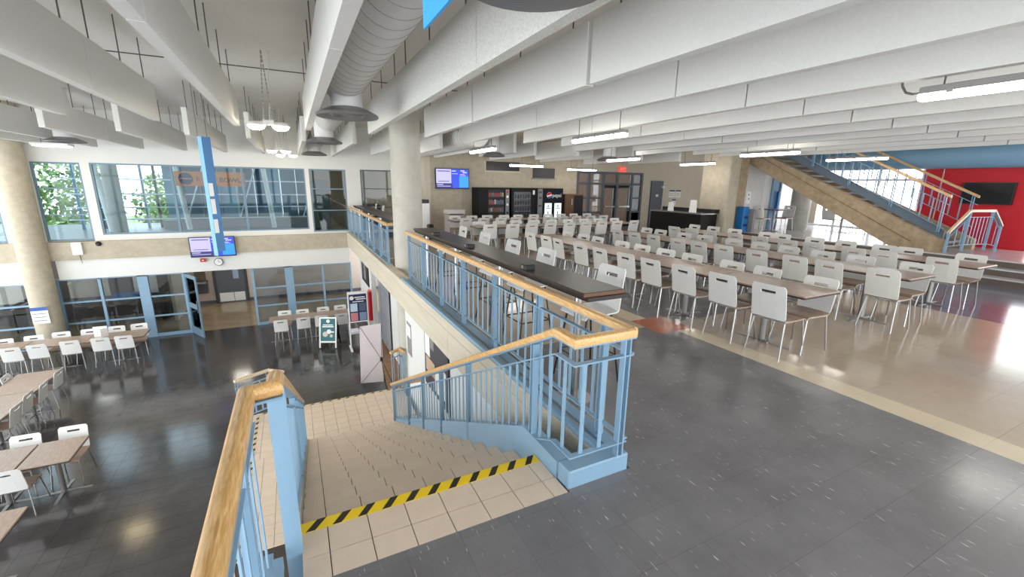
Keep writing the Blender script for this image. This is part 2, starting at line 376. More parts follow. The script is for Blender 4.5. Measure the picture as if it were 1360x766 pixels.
# ------------------------------------------------------------------ lower glass wall
def storefront(n, x0, x1, y, zt, vs, hs, thick, label, open_bay=None):
    w = thing('window_%d' % n, label, 'window', ((x0+x1)/2, y, ZL), kind='structure')
    allv = [x0]+vs+[x1]
    for v in allv:
        hw = .13 if v in thick else .035
        part('mullion', B(v-hw, v+hw, y, y+.1, ZL, zt), M_BLUE, w)
    part('head', B(x0+.035, x1-.035, y, y+.1, zt-.05, zt), M_BLUE, w)
    for i in range(len(allv)-1):
        if open_bay == i: continue
        a = allv[i]+(.13 if allv[i] in thick else .035); b = allv[i+1]-(.13 if allv[i+1] in thick else .035)
        zz = [ZL+.1]+hs+[zt-.05]
        for k, h in enumerate([ZL+.05]+hs): part('glazing_bar', B(a, b, y+.02, y+.08, h-(.05 if k == 0 else .025), h+(.05 if k == 0 else .025)), M_BLUE, w)
        for k in range(len(zz)-1): part('pane', B(a, b, y+.045, y+.051, zz[k]+(.025 if k else 0), zz[k+1]-(.025 if k < len(zz)-2 else 0)), M_GLASSD, w)
    return w
storefront(6, -6.42, -3.40, YW, -1.07, [-5.47, -4.44], [-2.45, -1.80], (-4.44,), 'blue-framed lower glass wall right of the concrete column')
storefront(7, -1.46, 1.72, YW, -1.07, [-.34, .77], [-2.45, -1.80], (-.34,), 'blue-framed lower glass wall behind the four-seat counter table')
storefront(8, -10, -7.05, YW, -1.14, [-8.5], [-2.45, -1.80], (), 'blue-framed lower glass wall at the far left edge')
dr = thing('door_1', 'open blue glazed door leaf standing into the lower hall', 'door', (-3.36, YW, ZL), math.radians(-62), kind='structure')
for nm, bx, m in (('stile', (0, .09, -.02, .02, .01, 2.03), M_BLUEG), ('stile', (.81, .90, -.02, .02, .01, 2.03), M_BLUEG), ('rail', (.09, .81, -.02, .02, .01, .26), M_BLUEG),
                  ('rail', (.09, .81, -.02, .02, .92, 1.08), M_BLUEG), ('rail', (.09, .81, -.02, .02, 1.92, 2.03), M_BLUEG), ('pane', (.09, .81, -.004, .004, .26, .92), M_GLASST), ('pane', (.09, .81, -.004, .004, 1.08, 1.92), M_GLASST)):
    link(nm, B(*bx).mesh(nm, m), dr)
link('handle', B(.83, .86, -.06, -.02, .85, 1.25).mesh('handle', M_STEEL), dr)
# rooms behind the lower glass
wc = thing('wall_corridor', 'pale corridor back wall seen through the open doorway', 'wall', (-1, 21, ZL), kind='structure')
part('plaster', B(-4.2, 4, 21, 21.2, ZL, -.5), mat('corridor_wall', (206, 192, 182), .6), wc)
part('skirting', B(-4.2, 4, 20.97, 21, ZL, ZL+.12), mat('skirting_grey', (96, 98, 112), .5), wc)
d2 = thing('door_2', 'dark grey corridor door with white kick plate and small window', 'door', (-2.6, 20.95, ZL), kind='structure')
part('leaf', B(-3.1, -2.1, 20.92, 20.97, ZL, ZL+2.05), M_GREYD, d2); part('kick_plate', B(-3.05, -2.55, 20.905, 20.92, ZL+.05, ZL+.42), M_PAPER, d2); part('kick_plate', B(-2.53, -2.15, 20.905, 20.92, ZL+.05, ZL+.42), M_PAPER, d2)
part('door_window', B(-2.5, -2.3, 20.905, 20.92, ZL+1.0, ZL+1.5), mat('pale_blue_pane', (150, 170, 196), .2), d2); part('door_frame', B(-3.2, -3.1, 20.9, 20.98, ZL, ZL+2.12).box(-2.1, -2.0, 20.9, 20.98, ZL, ZL+2.12).box(-3.1, -2.1, 20.9, 20.98, ZL+2.05, ZL+2.12), M_DGREY, d2)
v = thing('water_fountain', 'dark wall-mounted water fountain beside the corridor door', 'water fountain', (-3.6, 20.8, ZL+.4))
part('cabinet', B(-3.85, -3.4, 20.7, 20.95, ZL+.5, ZL+1.0), M_DGREY, v); part('bottle_filler', B(-3.8, -3.45, 20.8, 20.95, ZL+1.0, ZL+1.6), mat('fountain_brown', (96, 84, 72), .4), v); part('basin', B(-3.85, -3.4, 20.6, 20.7, ZL+.92, ZL+1.0), M_CHROME, v)
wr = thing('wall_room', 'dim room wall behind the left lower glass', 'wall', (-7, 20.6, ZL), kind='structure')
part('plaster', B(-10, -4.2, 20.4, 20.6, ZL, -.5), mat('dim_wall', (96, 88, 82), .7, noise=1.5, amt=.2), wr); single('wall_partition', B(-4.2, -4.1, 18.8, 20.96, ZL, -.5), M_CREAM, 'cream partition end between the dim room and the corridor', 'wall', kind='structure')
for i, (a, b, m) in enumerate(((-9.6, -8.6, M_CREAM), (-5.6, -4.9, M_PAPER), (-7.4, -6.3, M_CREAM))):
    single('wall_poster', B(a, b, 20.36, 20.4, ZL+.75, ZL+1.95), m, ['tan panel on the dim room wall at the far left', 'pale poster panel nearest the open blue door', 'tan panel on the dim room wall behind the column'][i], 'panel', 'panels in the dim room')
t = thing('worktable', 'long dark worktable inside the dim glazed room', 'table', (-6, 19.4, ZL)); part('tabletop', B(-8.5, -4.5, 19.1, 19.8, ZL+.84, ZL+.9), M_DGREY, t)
for x in (-8.4, -4.6): part('leg', B(x-.03, x+.03, 19.15, 19.75, ZL, ZL+.84), M_BLACK, t)
single('storage_tray', G().cbox(-5.9, -5.1, 19.2, 19.6, ZL+.9, ZL+1.02), M_BIN, 'bright blue tray on the worktable behind the lower glass', 'tray')
single('ceiling', B(-10, 4, YW+.2, 21.2, -.5, -.3), M_WHITE, 'low ceiling over the corridor behind the lower glass', 'ceiling', kind='structure')
for i, (x, y) in enumerate(((-2.4, 19), (.4, 19), (-6.5, 18.9))):  # glowing panels added to brighten the rooms behind the lower glass
    t = thing('ceiling_light', ['added square glow panel in the corridor behind the open door', 'added square glow panel in the corridor at right', 'added square glow panel in the dim room at left'][i], 'light', (x, y, -.56), group='added corridor glow panels')
    part('frame', B(x-.32, x+.32, y-.32, y+.32, -.53, -.5), M_WHITE, t); part('diffuser', B(x-.28, x+.28, y-.28, y+.28, -.55, -.53), emis('corridor_fill_glow', (255, 246, 230), 8 if i < 2 else 3.0), t)
wl = thing('wall_right', 'white lower wall under the balcony with posters', 'wall', (1.95, 8, ZL), kind='structure')
part('plaster', B(1.95, 2.15, 1.9, 8.95, ZL, -.46), M_WHITE, wl)
single('wall_right', B(2.28, 2.42, 9.56, 12.28, ZL, -.46), M_WHITE, 'white lower wall between the round column and the folding grille', 'wall', kind='structure')
single('wall_right', B(2.05, 2.2, 14.2, YW-.12, ZL, -.46), M_WHITE, 'short white wall end with the red fire cabinet', 'wall', kind='structure')
single('wall_recess', B(2.5, 2.6, 12.2, 14.2, ZL, -.46), M_DGREY, 'dark recess wall behind the folding grille', 'wall', kind='structure')
single('ceiling', B(1.86, 3.0, 1.95, YW-.12, -.46, -.41), M_WHITE, 'white soffit under the balcony', 'ceiling', kind='structure')

# ------------------------------------------------------------------ other enclosing walls
ws = thing('wall_left', 'tall glazed wall on the left side of the hall', 'wall', (-10, 6, ZL), kind='structure')
for i in range(9):
    y = -5+i*2.75; part('mullion', B(-10.1, -10, y-.06, y+.06, ZL, 3.75), M_BLUEG, ws)
for z in (ZL+.1, -.3, 2.0, 3.7): part('transom', B(-10.08, -10.02, -5, YW, z-.06, z+.06), M_BLUEG, ws)
wr2 = thing('wall_rear', 'white wall with wide windows behind the viewpoint', 'wall', (2, -5, ZL), kind='structure')
part('plaster', B(-10, 19.5, -5.2, -5, ZL, -2.6).box(-10, 19.5, -5.2, -5, 3.4, 5.8).box(-10, 19.5, -5.2, -5, -.6, .15), M_WHITE, wr2)
for i in range(11): part('pier', B(-10+i*2.9, -9.85+i*2.9, -5.2, -5, .15, 3.4), M_WHITE, wr2)
wk = thing('wall_dining', 'concrete back wall behind the vending machines', 'wall', (8, YB, 0), kind='structure')
xs = [4.4, 5.6, 6.8, 8.0, 9.2, 10.6]
for a, b in zip(xs[:-1], xs[1:]): part('panel', B(a+.004, b-.004, YB, YB+.2, 0, 3.75), M_CONC, wk)
part('panel_joint', B(4.4, 10.6, YB+.01, YB+.2, 0, 3.75), M_CONCB, wk)
part('return', B(4.2, 4.4, YB, YW, 0, 3.75), M_CREAM, wk)
wk2 = thing('wall_entry', 'cream wall right of the glazed entrance', 'wall', (15, YB, 0), kind='structure')
part('plaster', B(14.2, 19.7, YB, YB+.2, 0, 3.75).box(10.6, 14.2, YB, YB+.2, 2.45, 3.75), M_CREAM, wk2)
part('side', B(19.5, 19.7, 10.6, YB, 0, 3.75), M_CREAM, wk2)
fle = single('floor', B(10.6, 19.5, YB, 19.5, -.3, 0), M_TAUPE, 'vestibule floor behind the glazed entrance', 'floor', kind='structure')
single('floor', B(12.68, 19.5, 10.6, YB, -.3, 0), M_TAUPE, 'floor beside the black serving counter', 'floor', kind='structure')
single('wall_vestibule', B(10.6, 19.7, 18.6, 18.8, 0, 3.0), mat('vestibule_pink', (188, 158, 142), .6), 'pinkish vestibule wall behind the entrance doors', 'wall', kind='structure')
single('ceiling', B(10.6, 19.7, YB+.2, 18.8, 3.0, 3.1), M_WHITE, 'vestibule ceiling behind the entrance', 'ceiling', kind='structure')
t = thing('ceiling_light', 'bright light strip inside the entrance vestibule', 'light', (12.5, 17, 2.8)); part('housing', B(11.2, 13.8, 16.9, 17.1, 2.84, 3.0), M_WHITE, t); part('lens', B(11.25, 13.75, 16.92, 17.08, 2.81, 2.84), M_LENS, t)

# ------------------------------------------------------------------ mezzanine edge beam
eb = thing('balcony_edge', 'pale board-marked concrete edge beam below the balcony railings', 'beam', (1.7, 9, -.42))
for i, (a, b) in enumerate(((2.06, 5.2), (5.2, 8.6), (8.6, 12.6), (12.6, YW-.15))):
    part('beam_section', B(1.68, 1.86, a+.003, b-.003, -.43, .09), mat('beam_concrete', (204, 195, 176), .85, noise=4, amt=.08, bump=.3, bscale=60, stretch=(1, .25, 3)), eb)
part('board_lines', B(1.677, 1.69, 2.06, YW-.16, -.05, -.044), mat('board_line', (188, 176, 150), .9), eb)

# ------------------------------------------------------------------ stairs
st = thing('staircase', 'straight flight of beige tiled steps going down from the upper floor', 'staircase', (.6, 2.3, ZT))
SX0, SX1 = -.12, 1.37
prof = [(1.89, -.012), (Y0-.012, -.012)]
for i in range(17):
    y = Y0+i*TREAD; prof += [(y-.012, -RISE*(i+1)-.012)]
    if i < 16: prof += [(y+TREAD-.012, -RISE*(i+1)-.012)]
prof += [(Y0+16*TREAD-.012, ZT-.25), (1.89, -.45)]
part('stair_core', G().prism(prof[::-1], 'x', SX0+.003, SX1-.003), M_GROUT, st)
cols = [SX0, .01, .22, .43, .64, .85, 1.06, 1.27, SX1]; GP = .005
tc = {}
def tile_put(nm, parent, a, b, c, d, e, f):
    key = (nm, round(b-a, 3), round(d-c, 3), round(f-e, 3))
    if key not in tc: hx, hy, hz = (b-a)/2, (d-c)/2, (f-e)/2; tc[key] = G().box(-hx, hx, -hy, hy, -hz, hz).mesh(nm, M_TILE)
    return put(nm, tc[key], parent, ((a+b)/2, (c+d)/2, (e+f)/2))
for a, b in zip(cols[:-1], cols[1:]):
    tile_put('tread_tile', st, a+GP/2, b-GP/2, 1.89, 2.05-GP, -.012, 0)
    tile_put('tread_tile', st, a+GP/2, b-GP/2, 2.05, Y0, -.012, 0)
    for i in range(17):
        y = Y0+i*TREAD; z = -RISE*(i+1)
        tile_put('riser_tile', st, a+GP/2, b-GP/2, y-.012, y, z+.002, z+RISE-.012)
        if i < 16: tile_put('tread_tile', st, a+GP/2, b-GP/2, y+.001, y+TREAD, z-.012, z)
YLS, YLE = Y0+16*TREAD, 9.17
ld = thing('stair_landing', 'beige tiled landing at the foot of the long flight', 'landing', (.5, 8.3, ZT))
part('landing_core', B(-1.02, 1.845, YLS, YLE, ZL+.01, ZT-.012).box(-1.02, -.20, 5.2, YLS, ZL+.01, ZT-.012), M_GROUT, ld)
xcol = [1.85-.21*i for i in range(15)]
for i in range(14):
    b, a = xcol[i], max(-1.02, xcol[i+1])
    for j in range(8):
        tile_put('landing_tile', ld, a+GP/2, b-GP/2, YLS+j*.21+GP/2, YLS+(j+1)*.21-GP/2, ZT-.012, ZT)
for i in range(4):
    for j in range(10): tile_put('landing_tile', ld, -1.02+i*.205+GP/2, -1.02+(i+1)*.205-GP/2, YLS-(j+1)*.21+GP/2, YLS-j*.21-GP/2, ZT-.012, ZT)
for k in (1, 2):
    z = ZT-RISE*k
    part('lower_step', B(-1.02-.22*k, 1.85, YLE+.3*(k-1), YLE+.3*k, ZL+.01, z), M_TILE, ld)
    part('lower_step', B(-1.02-.22*k, -1.02-.22*(k-1), 5.2, YLE+.3*(k-1), ZL+.01, z), M_TILE, ld)
def tape(label, p0, p1, w, z, n, my=None):
    """yellow tape on the floor with slanting black bars; p0-p1 runs along x or y"""
    t = thing('hazard_tape', label, 'tape', (p0[0], p0[1], z), group='hazard tapes on the stairs')
    ax = abs(p1[0]-p0[0]) > abs(p1[1]-p0[1]); L = (p1[0]-p0[0]) if ax else (p1[1]-p0[1])
    if ax: part('strip', B(p0[0], p1[0], p0[1], p0[1]+w, z, z+.002), my or M_YEL, t)
    else: part('strip', B(p0[0], p0[0]+w, p0[1], p1[1], z, z+.002), my or M_YEL, t)
    for i in range(n):
        a = L*(i+.15)/n; s = L/n*.36; sh = w*.8
        q = [(a, 0), (a+s, 0), (min(L, a+s+sh), w), (min(L, a+sh), w)]
        poly = [(p0[0]+u, p0[1]+v) for u, v in q] if ax else [(p0[0]+v, p0[1]+u) for u, v in q][::-1]
        part('black_bar', G().prism(poly, 'z', z+.002, z+.0028), M_TBLK, t)
tape('yellow and black hazard tape across the top step of the stair', (-.12, 2.232), (1.36, 2.232), .078, .001, 11)
tape('worn hazard tape along the far edge of the stair landing', (-.95, YLE-.06), (1.82, YLE-.06), .045, ZT+.001, 16, mat('tape_worn', (222, 200, 150), .7))
tape('hazard tape along the left edge of the stair landing', (-1.01, 5.3), (-1.01, YLE-.1), .045, ZT+.001, 20, mat('tape_worn', (222, 200, 150), .7))

# ------------------------------------------------------------------ railings
HPROF = [(-.036, -.052), (.036, -.052), (.036, -.026), (.030, -.008), (.016, 0), (-.016, 0), (-.030, -.008), (-.036, -.026)]
RPROF = [(.04*math.cos(a*math.pi/6), -.04+.04*math.sin(a*math.pi/6)) for a in range(12)][::-1]
BALM = G().box(-.004, .004, -.014, .014, 0, 1).mesh('baluster', M_BLUE)
BALX = G().box(-.014, .014, -.004, .004, 0, 1).mesh('baluster', M_BLUE)
POSTY = G().box(-.005, .005, -.022, .022, 0, 1).mesh('post_bar', M_BLUE)
POSTX = G().box(-.022, .022, -.005, .005, 0, 1).mesh('post_bar', M_BLUE)
def railing(name, label, path, h, posts, step=.115, wood_prof=HPROF, group=None, lowgap=.15, upgap=.17, curb=None, scale=1.0, woodm=None, skip=(), steel=None):
    """path: points of the handrail top; h: list of heights above base at these points; posts: [(segment, t)]"""
    P = [Vector(p) for p in path]; b = P[0].copy(); b.z -= h[0]
    t = thing(name, label, 'railing', b, group=group)
    part('handrail', G().sweep(P, [(u*scale, v*scale) for u, v in wood_prof]), woodm or M_RAIL, t, smooth=True)
    dz = lambda d: [p+Vector((0, 0, d)) for p in P]
    flat = lambda w, th: [(-w, -th), (w, -th), (w, 0), (-w, 0)]
    zc = .052*scale if wood_prof is HPROF else .08*scale
    low = [p+Vector((0, 0, -h[i]+lowgap)) for i, p in enumerate(P)]
    part('cap_bar', G().sweep(dz(-zc), flat(.03*scale, .012)), M_BLUE, t)
    for a, b in (steel or [(0, len(P))]):
        part('upper_rail', G().sweep(dz(-upgap)[a:b], flat(.02*scale, .01)), M_BLUE, t)
        part('lower_rail', G().sweep(low[a:b], flat(.02*scale, .01)), M_BLUE, t)
    for i in range(len(P)-1):
        d = P[i+1]-P[i]; L = math.hypot(d.x, d.y); n = max(1, int(L/step)); alongy = abs(d.y) > abs(d.x)
        pt = [q for s, q in posts if s == i]
        for k in range(0 if i in skip else n):
            q = (k+.5)/n
            if any(abs(q-u)*L < .05 for u in pt): continue
            p = P[i].lerp(P[i+1], q); z1 = p.z-upgap-.012; z0 = low[i].lerp(low[i+1], q).z
            put('baluster', BALM if alongy else BALX, t, (p.x, p.y, z0), 0, (1, 1, z1-z0))
        for q in pt:
            p = P[i].lerp(P[i+1], q); hh = h[i]*(1-q)+h[i+1]*q
            for s in (-.02, .02):
                x, y = (p.x, p.y+s) if alongy else (p.x+s, p.y)
                put('post_bar', POSTX if alongy else POSTY, t, (x, y, p.z-hh), 0, (1, 1, hh-zc-.01))
    return t
# mezzanine railings
rm = railing('balcony_railing', 'blue balcony railing with oak handrail in front of the near bar counter', [(1.83, 1.93, 1.0), (1.83, 7.95, 1.0)], [.89, .89],
             [(0, (y-1.93)/6.02) for y in (2.2, 3.09, 4.03, 4.97, 5.9, 6.85, 7.80)], lowgap=.12, step=.145)
part('curb', B(1.80, 1.90, 2.05, 7.95, 0, .11).box(1.69, 1.74, 2.05, 7.95, .09, .13), M_BLUE, rm)
rm2 = railing('balcony_railing', 'blue balcony railing with oak handrail beyond the round column', [(2.05, 9.60, 1.0), (1.80, 9.60, 1.0), (1.80, 16.8, 1.0)], [.89, .89, .89],
              [(1, (y-9.6)/7.2) for y in (9.66, 10.6, 11.6, 12.6, 13.6, 14.6, 15.6, 16.7)], lowgap=.12, step=.145)
part('curb', B(1.77, 1.87, 9.6, 16.8, 0, .11), M_BLUE, rm2)
# stair right side
rs = railing('stair_railing', 'blue stair railing with oak handrail at the right side of the flight', [(1.83, 1.93, 1.0), (1.40, 1.93, 1.0), (1.40, 2.13, 1.0), (1.365, 7.62, -1.80), (1.90, 7.62, -1.80)], [.88, .88, .88, .84, .84],
             [(0, .12), (2, .05), (2, .28), (2, .443), (2, .596), (2, .76), (2, .98)], step=.115, lowgap=.10, skip=(3,))
CT = .12
g = G().cbox(1.38, 1.86, 1.91, 2.04, 0, CT, .01)
part('curb', g, M_BLUE, rs); part('curb', B(1.78, 1.88, 2.04, 2.3, -.1, CT), M_BLUE, rs)
part('stringer', G().prism([(2.04, -.2), (2.04, CT), (2.50, CT), (7.60, ZT+.17), (7.60, ZT+.0), (7.40, ZT-.02), (2.30, -.3)][::-1], 'x', 1.372, 1.47), M_BLUE, rs)
single('gap_board', G().prism([(2.06, -.02), (2.06, .02), (3.6, -.55), (3.6, -.6)][::-1], 'x', 1.48, 1.67), M_BROWN, 'brown plank bridging the gap beside the stair curb', 'plank')
# stair left side
rl = railing('stair_railing', 'oak handrail on blue bars at the left of the stair, nearest the viewer', [(-.25, -3.5, 1.0), (-.25, 2.0, 1.0), (-.145, 2.02, 1.0), (-.145, 2.14, 1.0), (-.165, 7.62, -1.80)], [.98, .98, .98, .98, .84],
             [(0, .55), (0, .74), (0, .92), (3, .28), (3, .443), (3, .596), (3, .76), (3, .97)], step=.14, wood_prof=RPROF, lowgap=.12, skip=(1, 2), scale=.92, steel=[(0, 2), (3, 5)])
part('newel_plate', B(-.19, -.112, 2.105, 2.118, -.35, .915), M_BLUE, rl)
part('stringer', G().prism([(2.12, -.3), (2.12, .05), (2.33, .05), (7.60, ZT+.12), (7.60, ZT-.02), (7.4, ZT-.05), (2.30, -.4)][::-1], 'x', -.175, -.122), M_CONCG, rl)
part('curb', B(-.30, -.20, -3.5, 2.05, 0, .06), M_BLUE, rl)
# low railings on the landing
railing('landing_railing', 'short blue railing with pale handrail at the left corner of the landing', [(-1.26, 8.78, -1.72), (-.72, 9.10, -1.72), (-.46, 8.88, -1.72)], [.94]*3, [(0, .05), (0, .95), (1, .9)], woodm=wood('pale_rail', (214, 190, 156), (232, 212, 180)), scale=.9)
railing('landing_railing', 'small blue railing with oak cap at the right corner of the landing', [(1.60, 8.95, -1.70), (1.82, 9.12, -1.70), (1.86, 8.86, -1.70)], [.96]*3, [(0, .2), (0, .9), (1, .9)], scale=.9)

# ------------------------------------------------------------------ upper stair on the platform
us = thing('concrete_stair', 'concrete stringer stair with open treads rising from the raised platform', 'staircase', (13.6, 4.4, .465))
ZP = .465
def ln(y, z0, y0=4.45, k=.515): return z0+k*(y-y0)
part('stringer', G().prism([(4.38, ZP), (5.35, ZP), (9.7, ZP+.515*4.35), (9.7, ZP+.515*5.3), (4.75, ZP+.42), (4.38, ZP+.25)][::-1], 'x', 13.40, 13.58), M_CONCB, us)
part('stringer', G().prism([(4.38, ZP), (5.35, ZP), (9.7, ZP+.515*4.35), (9.7, ZP+.515*5.3), (4.75, ZP+.42), (4.38, ZP+.25)][::-1], 'x', 14.95, 15.13), M_CONCB, us)
part('stringer_joint', G().prism([(5.0, ZP+.20), (5.02, ZP+.20), (9.7, ZP+.20+.515*4.68+.012), (9.7, ZP+.20+.515*4.68)][::-1], 'x', 13.394, 13.41), M_BLACK, us)
part('side_channel', G().prism([(4.5, ZP+.30), (9.7, ZP+.30+.515*5.2), (9.7, ZP+.50+.515*5.2), (4.5, ZP+.50)][::-1], 'x', 13.58, 13.64), mat('channel_grey', (92, 108, 122), .5), us)
for i in range(15):
    y = 4.6+i*.33; z = ZP+.16*(i+1)
    part('tread', B(13.62, 14.95, y, y+.34, z+.0, z+.05), M_GREY, us)
def rail2(x, label):
    z = lambda y: ZP+.5+.515*(y-4.6)
    return railing('stair_railing', label, [(x, 4.5, z(4.5)+.86), (x, 9.6, z(9.6)+.86)], [.9, .9], [(0, (k+.1)/5) for k in range(5)], step=.2, lowgap=.14, upgap=.22)
rail2(13.52, 'near blue railing with oak handrail up the concrete stair')
rail2(15.04, 'far blue railing with oak handrail up the concrete stair')
railing('stair_railing', 'blue railing around the foot of the concrete stair', [(13.37, 4.36, .97), (13.75, 4.20, 1.47), (14.6, 4.05, 1.47), (14.78, 3.92, 1.13)], [.5, .95, .95, .66], [(0, .05), (1, .02), (1, .95), (2, .9)], woodm=wood('pale_rail', (214, 190, 156), (232, 212, 180)))
dd = thing('blue_duct', 'pale blue round duct running above the red wall', 'duct', (15.3, 5, 2.4))
part('shell', G().tube((15.5, -3, 2.74), (15.5, 8.75, 2.74), .3, n=24), mat('duct_blue', (128, 166, 192), .5), dd, smooth=True)
rw = thing('wall_red', 'bright red wall carrying a black television', 'wall', (15.9, 5, ZP), kind='structure')
part('plaster', B(15.85, 16.05, 3.72, 5.95, ZP, 3.45), M_REDW, rw)
t = thing('television', 'large black switched-off television on the red wall', 'television', (15.8, 4.6, 1.55))
part('case', G().box(15.77, 15.84, 4.13, 5.08, 1.55, 2.10), M_BLACK, t); part('screen', B(15.765, 15.77, 4.15, 5.06, 1.57, 2.08), mat('screen_off', (12, 12, 14), .3, spec=.2), t)
single('wall_conduit', G().tube((15.83, 5.55, ZP), (15.83, 5.55, 2.5), .015), M_CREAM, 'thin pale conduit climbing the red wall', 'conduit')
# platform back: glazing, doors, pillar
wg = thing('wall_glass', 'bright glazed outer wall beyond the raised platform', 'wall', (17.6, 3, ZP), kind='structure')
for i in range(14): part('mullion', B(17.6, 17.7, -4.9+i*1.15, -4.84+i*1.15, ZP, 3.45), mat('pale_mullion', (216, 220, 224), .5), wg)
for z in (ZP+.1, 2.2, 3.4): part('transom', B(17.61, 17.69, -4.9, 10.6, z-.04, z+.04), mat('pale_mullion', (216, 220, 224), .5), wg)
wp = thing('wall_platform', 'pale concrete wall with a notice behind the platform tables', 'wall', (14, 9.9, ZP), kind='structure')
part('concrete', B(13.35, 14.6, 9.75, 9.95, 0, 5.6), mat('concrete_pale', (214, 210, 206), .8, noise=5, amt=.06), wp); part('white_strip', B(14.6, 15.0, 9.75, 9.95, 0, 5.6), M_WHITE, wp); part('beyond_door', B(15.5, 17.6, 10.4, 10.6, 0, 5.6), M_WHITE, wp)
part('over_door', B(15.0, 15.5, 9.75, 9.95, 2.5, 5.6), M_WHITE, wp)
t = thing('door_3', 'blue door standing behind the platform beside the pillar', 'door', (15.2, 9.7, ZP), kind='structure'); part('leaf', B(15.02, 15.45, 9.72, 9.77, ZP, 2.45), mat('door_blue', (96, 140, 184), .4), t); part('push_bar', B(15.34, 15.40, 9.66, 9.72, ZP+.5, ZP+1.3), M_BIN, t); part('door_frame', B(15.45, 15.5, 9.68, 9.8, ZP, 2.5).box(15.0, 15.02, 9.68, 9.8, ZP, 2.5), M_BLUE, t)
t = thing('notice', 'white notice on the pale concrete wall behind the platform', 'notice', (13.85, 9.74, 1.4)); part('sheet', B(13.75, 13.95, 9.738, 9.75, 1.35, 1.75), M_PAPER, t); part('print', B(13.82, 13.86, 9.735, 9.738, 1.62, 1.68).box(13.84, 13.88, 9.735, 9.738, 1.48, 1.54), M_BLACK, t)
column(15.75, 9.1, .3, ZP, 3.45, 'round concrete pillar on the raised platform beside the blue door')
single('concrete_pier', G().cbox(12.2, 12.66, 9.3, 10.35, 0, 3.74, .02), M_CONC, 'square concrete pier at the end of the black serving counter', 'pier')
single('concrete_pier', G().cbox(12.66, 13.34, 9.5, 10.35, 0, 3.28, .02), M_CONCB, 'brown concrete pier set back beside the blue recycling bins', 'pier')
t = thing('recycling_bin', 'blue recycling bin in front of the concrete pier', 'bin', (13.05, 9.4, ZP)); part('body', G().cbox(12.96, 13.22, 9.2, 9.48, ZP, 1.28, .02), M_BIN, t)
for k in range(2): part('slot', B(13.0, 13.18, 9.195, 9.2, .9-.25*k, .98-.25*k), M_NAVY, t)
single('bin_screen', G().cbox(13.24, 13.36, 9.05, 9.48, ZP, 1.2, .01), M_GREY, 'grey screen panel right of the blue recycling bin', 'panel')

# ------------------------------------------------------------------ ceiling baffles
rodm = {}
def rod(parent, x, y, z0, z1):
    key = round(z1-z0, 3)
    if key not in rodm: rodm[key] = G().tube((0, 0, 0), (0, 0, z1-z0), .007, n=6).mesh('hanging_rod', M_ROD)
    put('hanging_rod', rodm[key], parent, (x, y, z0))
pm = {}
def baffle(k, x, seams, label, m):
    t = thing('ceiling_baffle', label, 'baffle', (x, seams[0], 2.7), group='hanging acoustic baffles')
    for a, b in zip(seams[:-1], seams[1:]):
        gp = .028 if k == 2 else .008
        key = (round(b-a, 3), m.name, gp)
        if key not in pm: pm[key] = G().cbox(-.045, .045, -(b-a)/2+gp, (b-a)/2-gp, 0, .51, .006).mesh('panel', m)
        put('panel', pm[key], t, (x, (a+b)/2, 2.7))
        for q in (.12, .5, .88): rod(t, x, a+(b-a)*q, 3.21, 3.75)
def rowname(k):
    if k == 0: return 'row just left of the round duct'
    if k == 1: return 'row just right of the round duct'
    if k < 0: return '%s row left of the round duct' % ORD[-k]
    return '%s row right of the round duct' % ORD[k-1]
for k in range(-8, 12):
    x = .35+1.035*k
    m = M_BPIT if k == 1 else M_BAFF
    n1 = [-2.1, .62, 3.32, 6.03, 8.55]
    if k == 3: n1 = n1[:-1]+[9.3]
    if k == 4: n1 = n1[:-1]+[8.4]
    if k in (6, 8): n1 = n1[:-1]+[9.6]
    baffle(k, x, n1, 'white hanging acoustic baffle, %s, near half' % rowname(k), m)
    if k <= 1: n2 = [10.8, 13.8, 16.7]
    elif k % 2: n2 = [10.9, 13.4]
    else: n2 = [11.6, 14.9]
    baffle(k, x, n2, 'white hanging acoustic baffle, %s, far half' % rowname(k), M_BAFF)

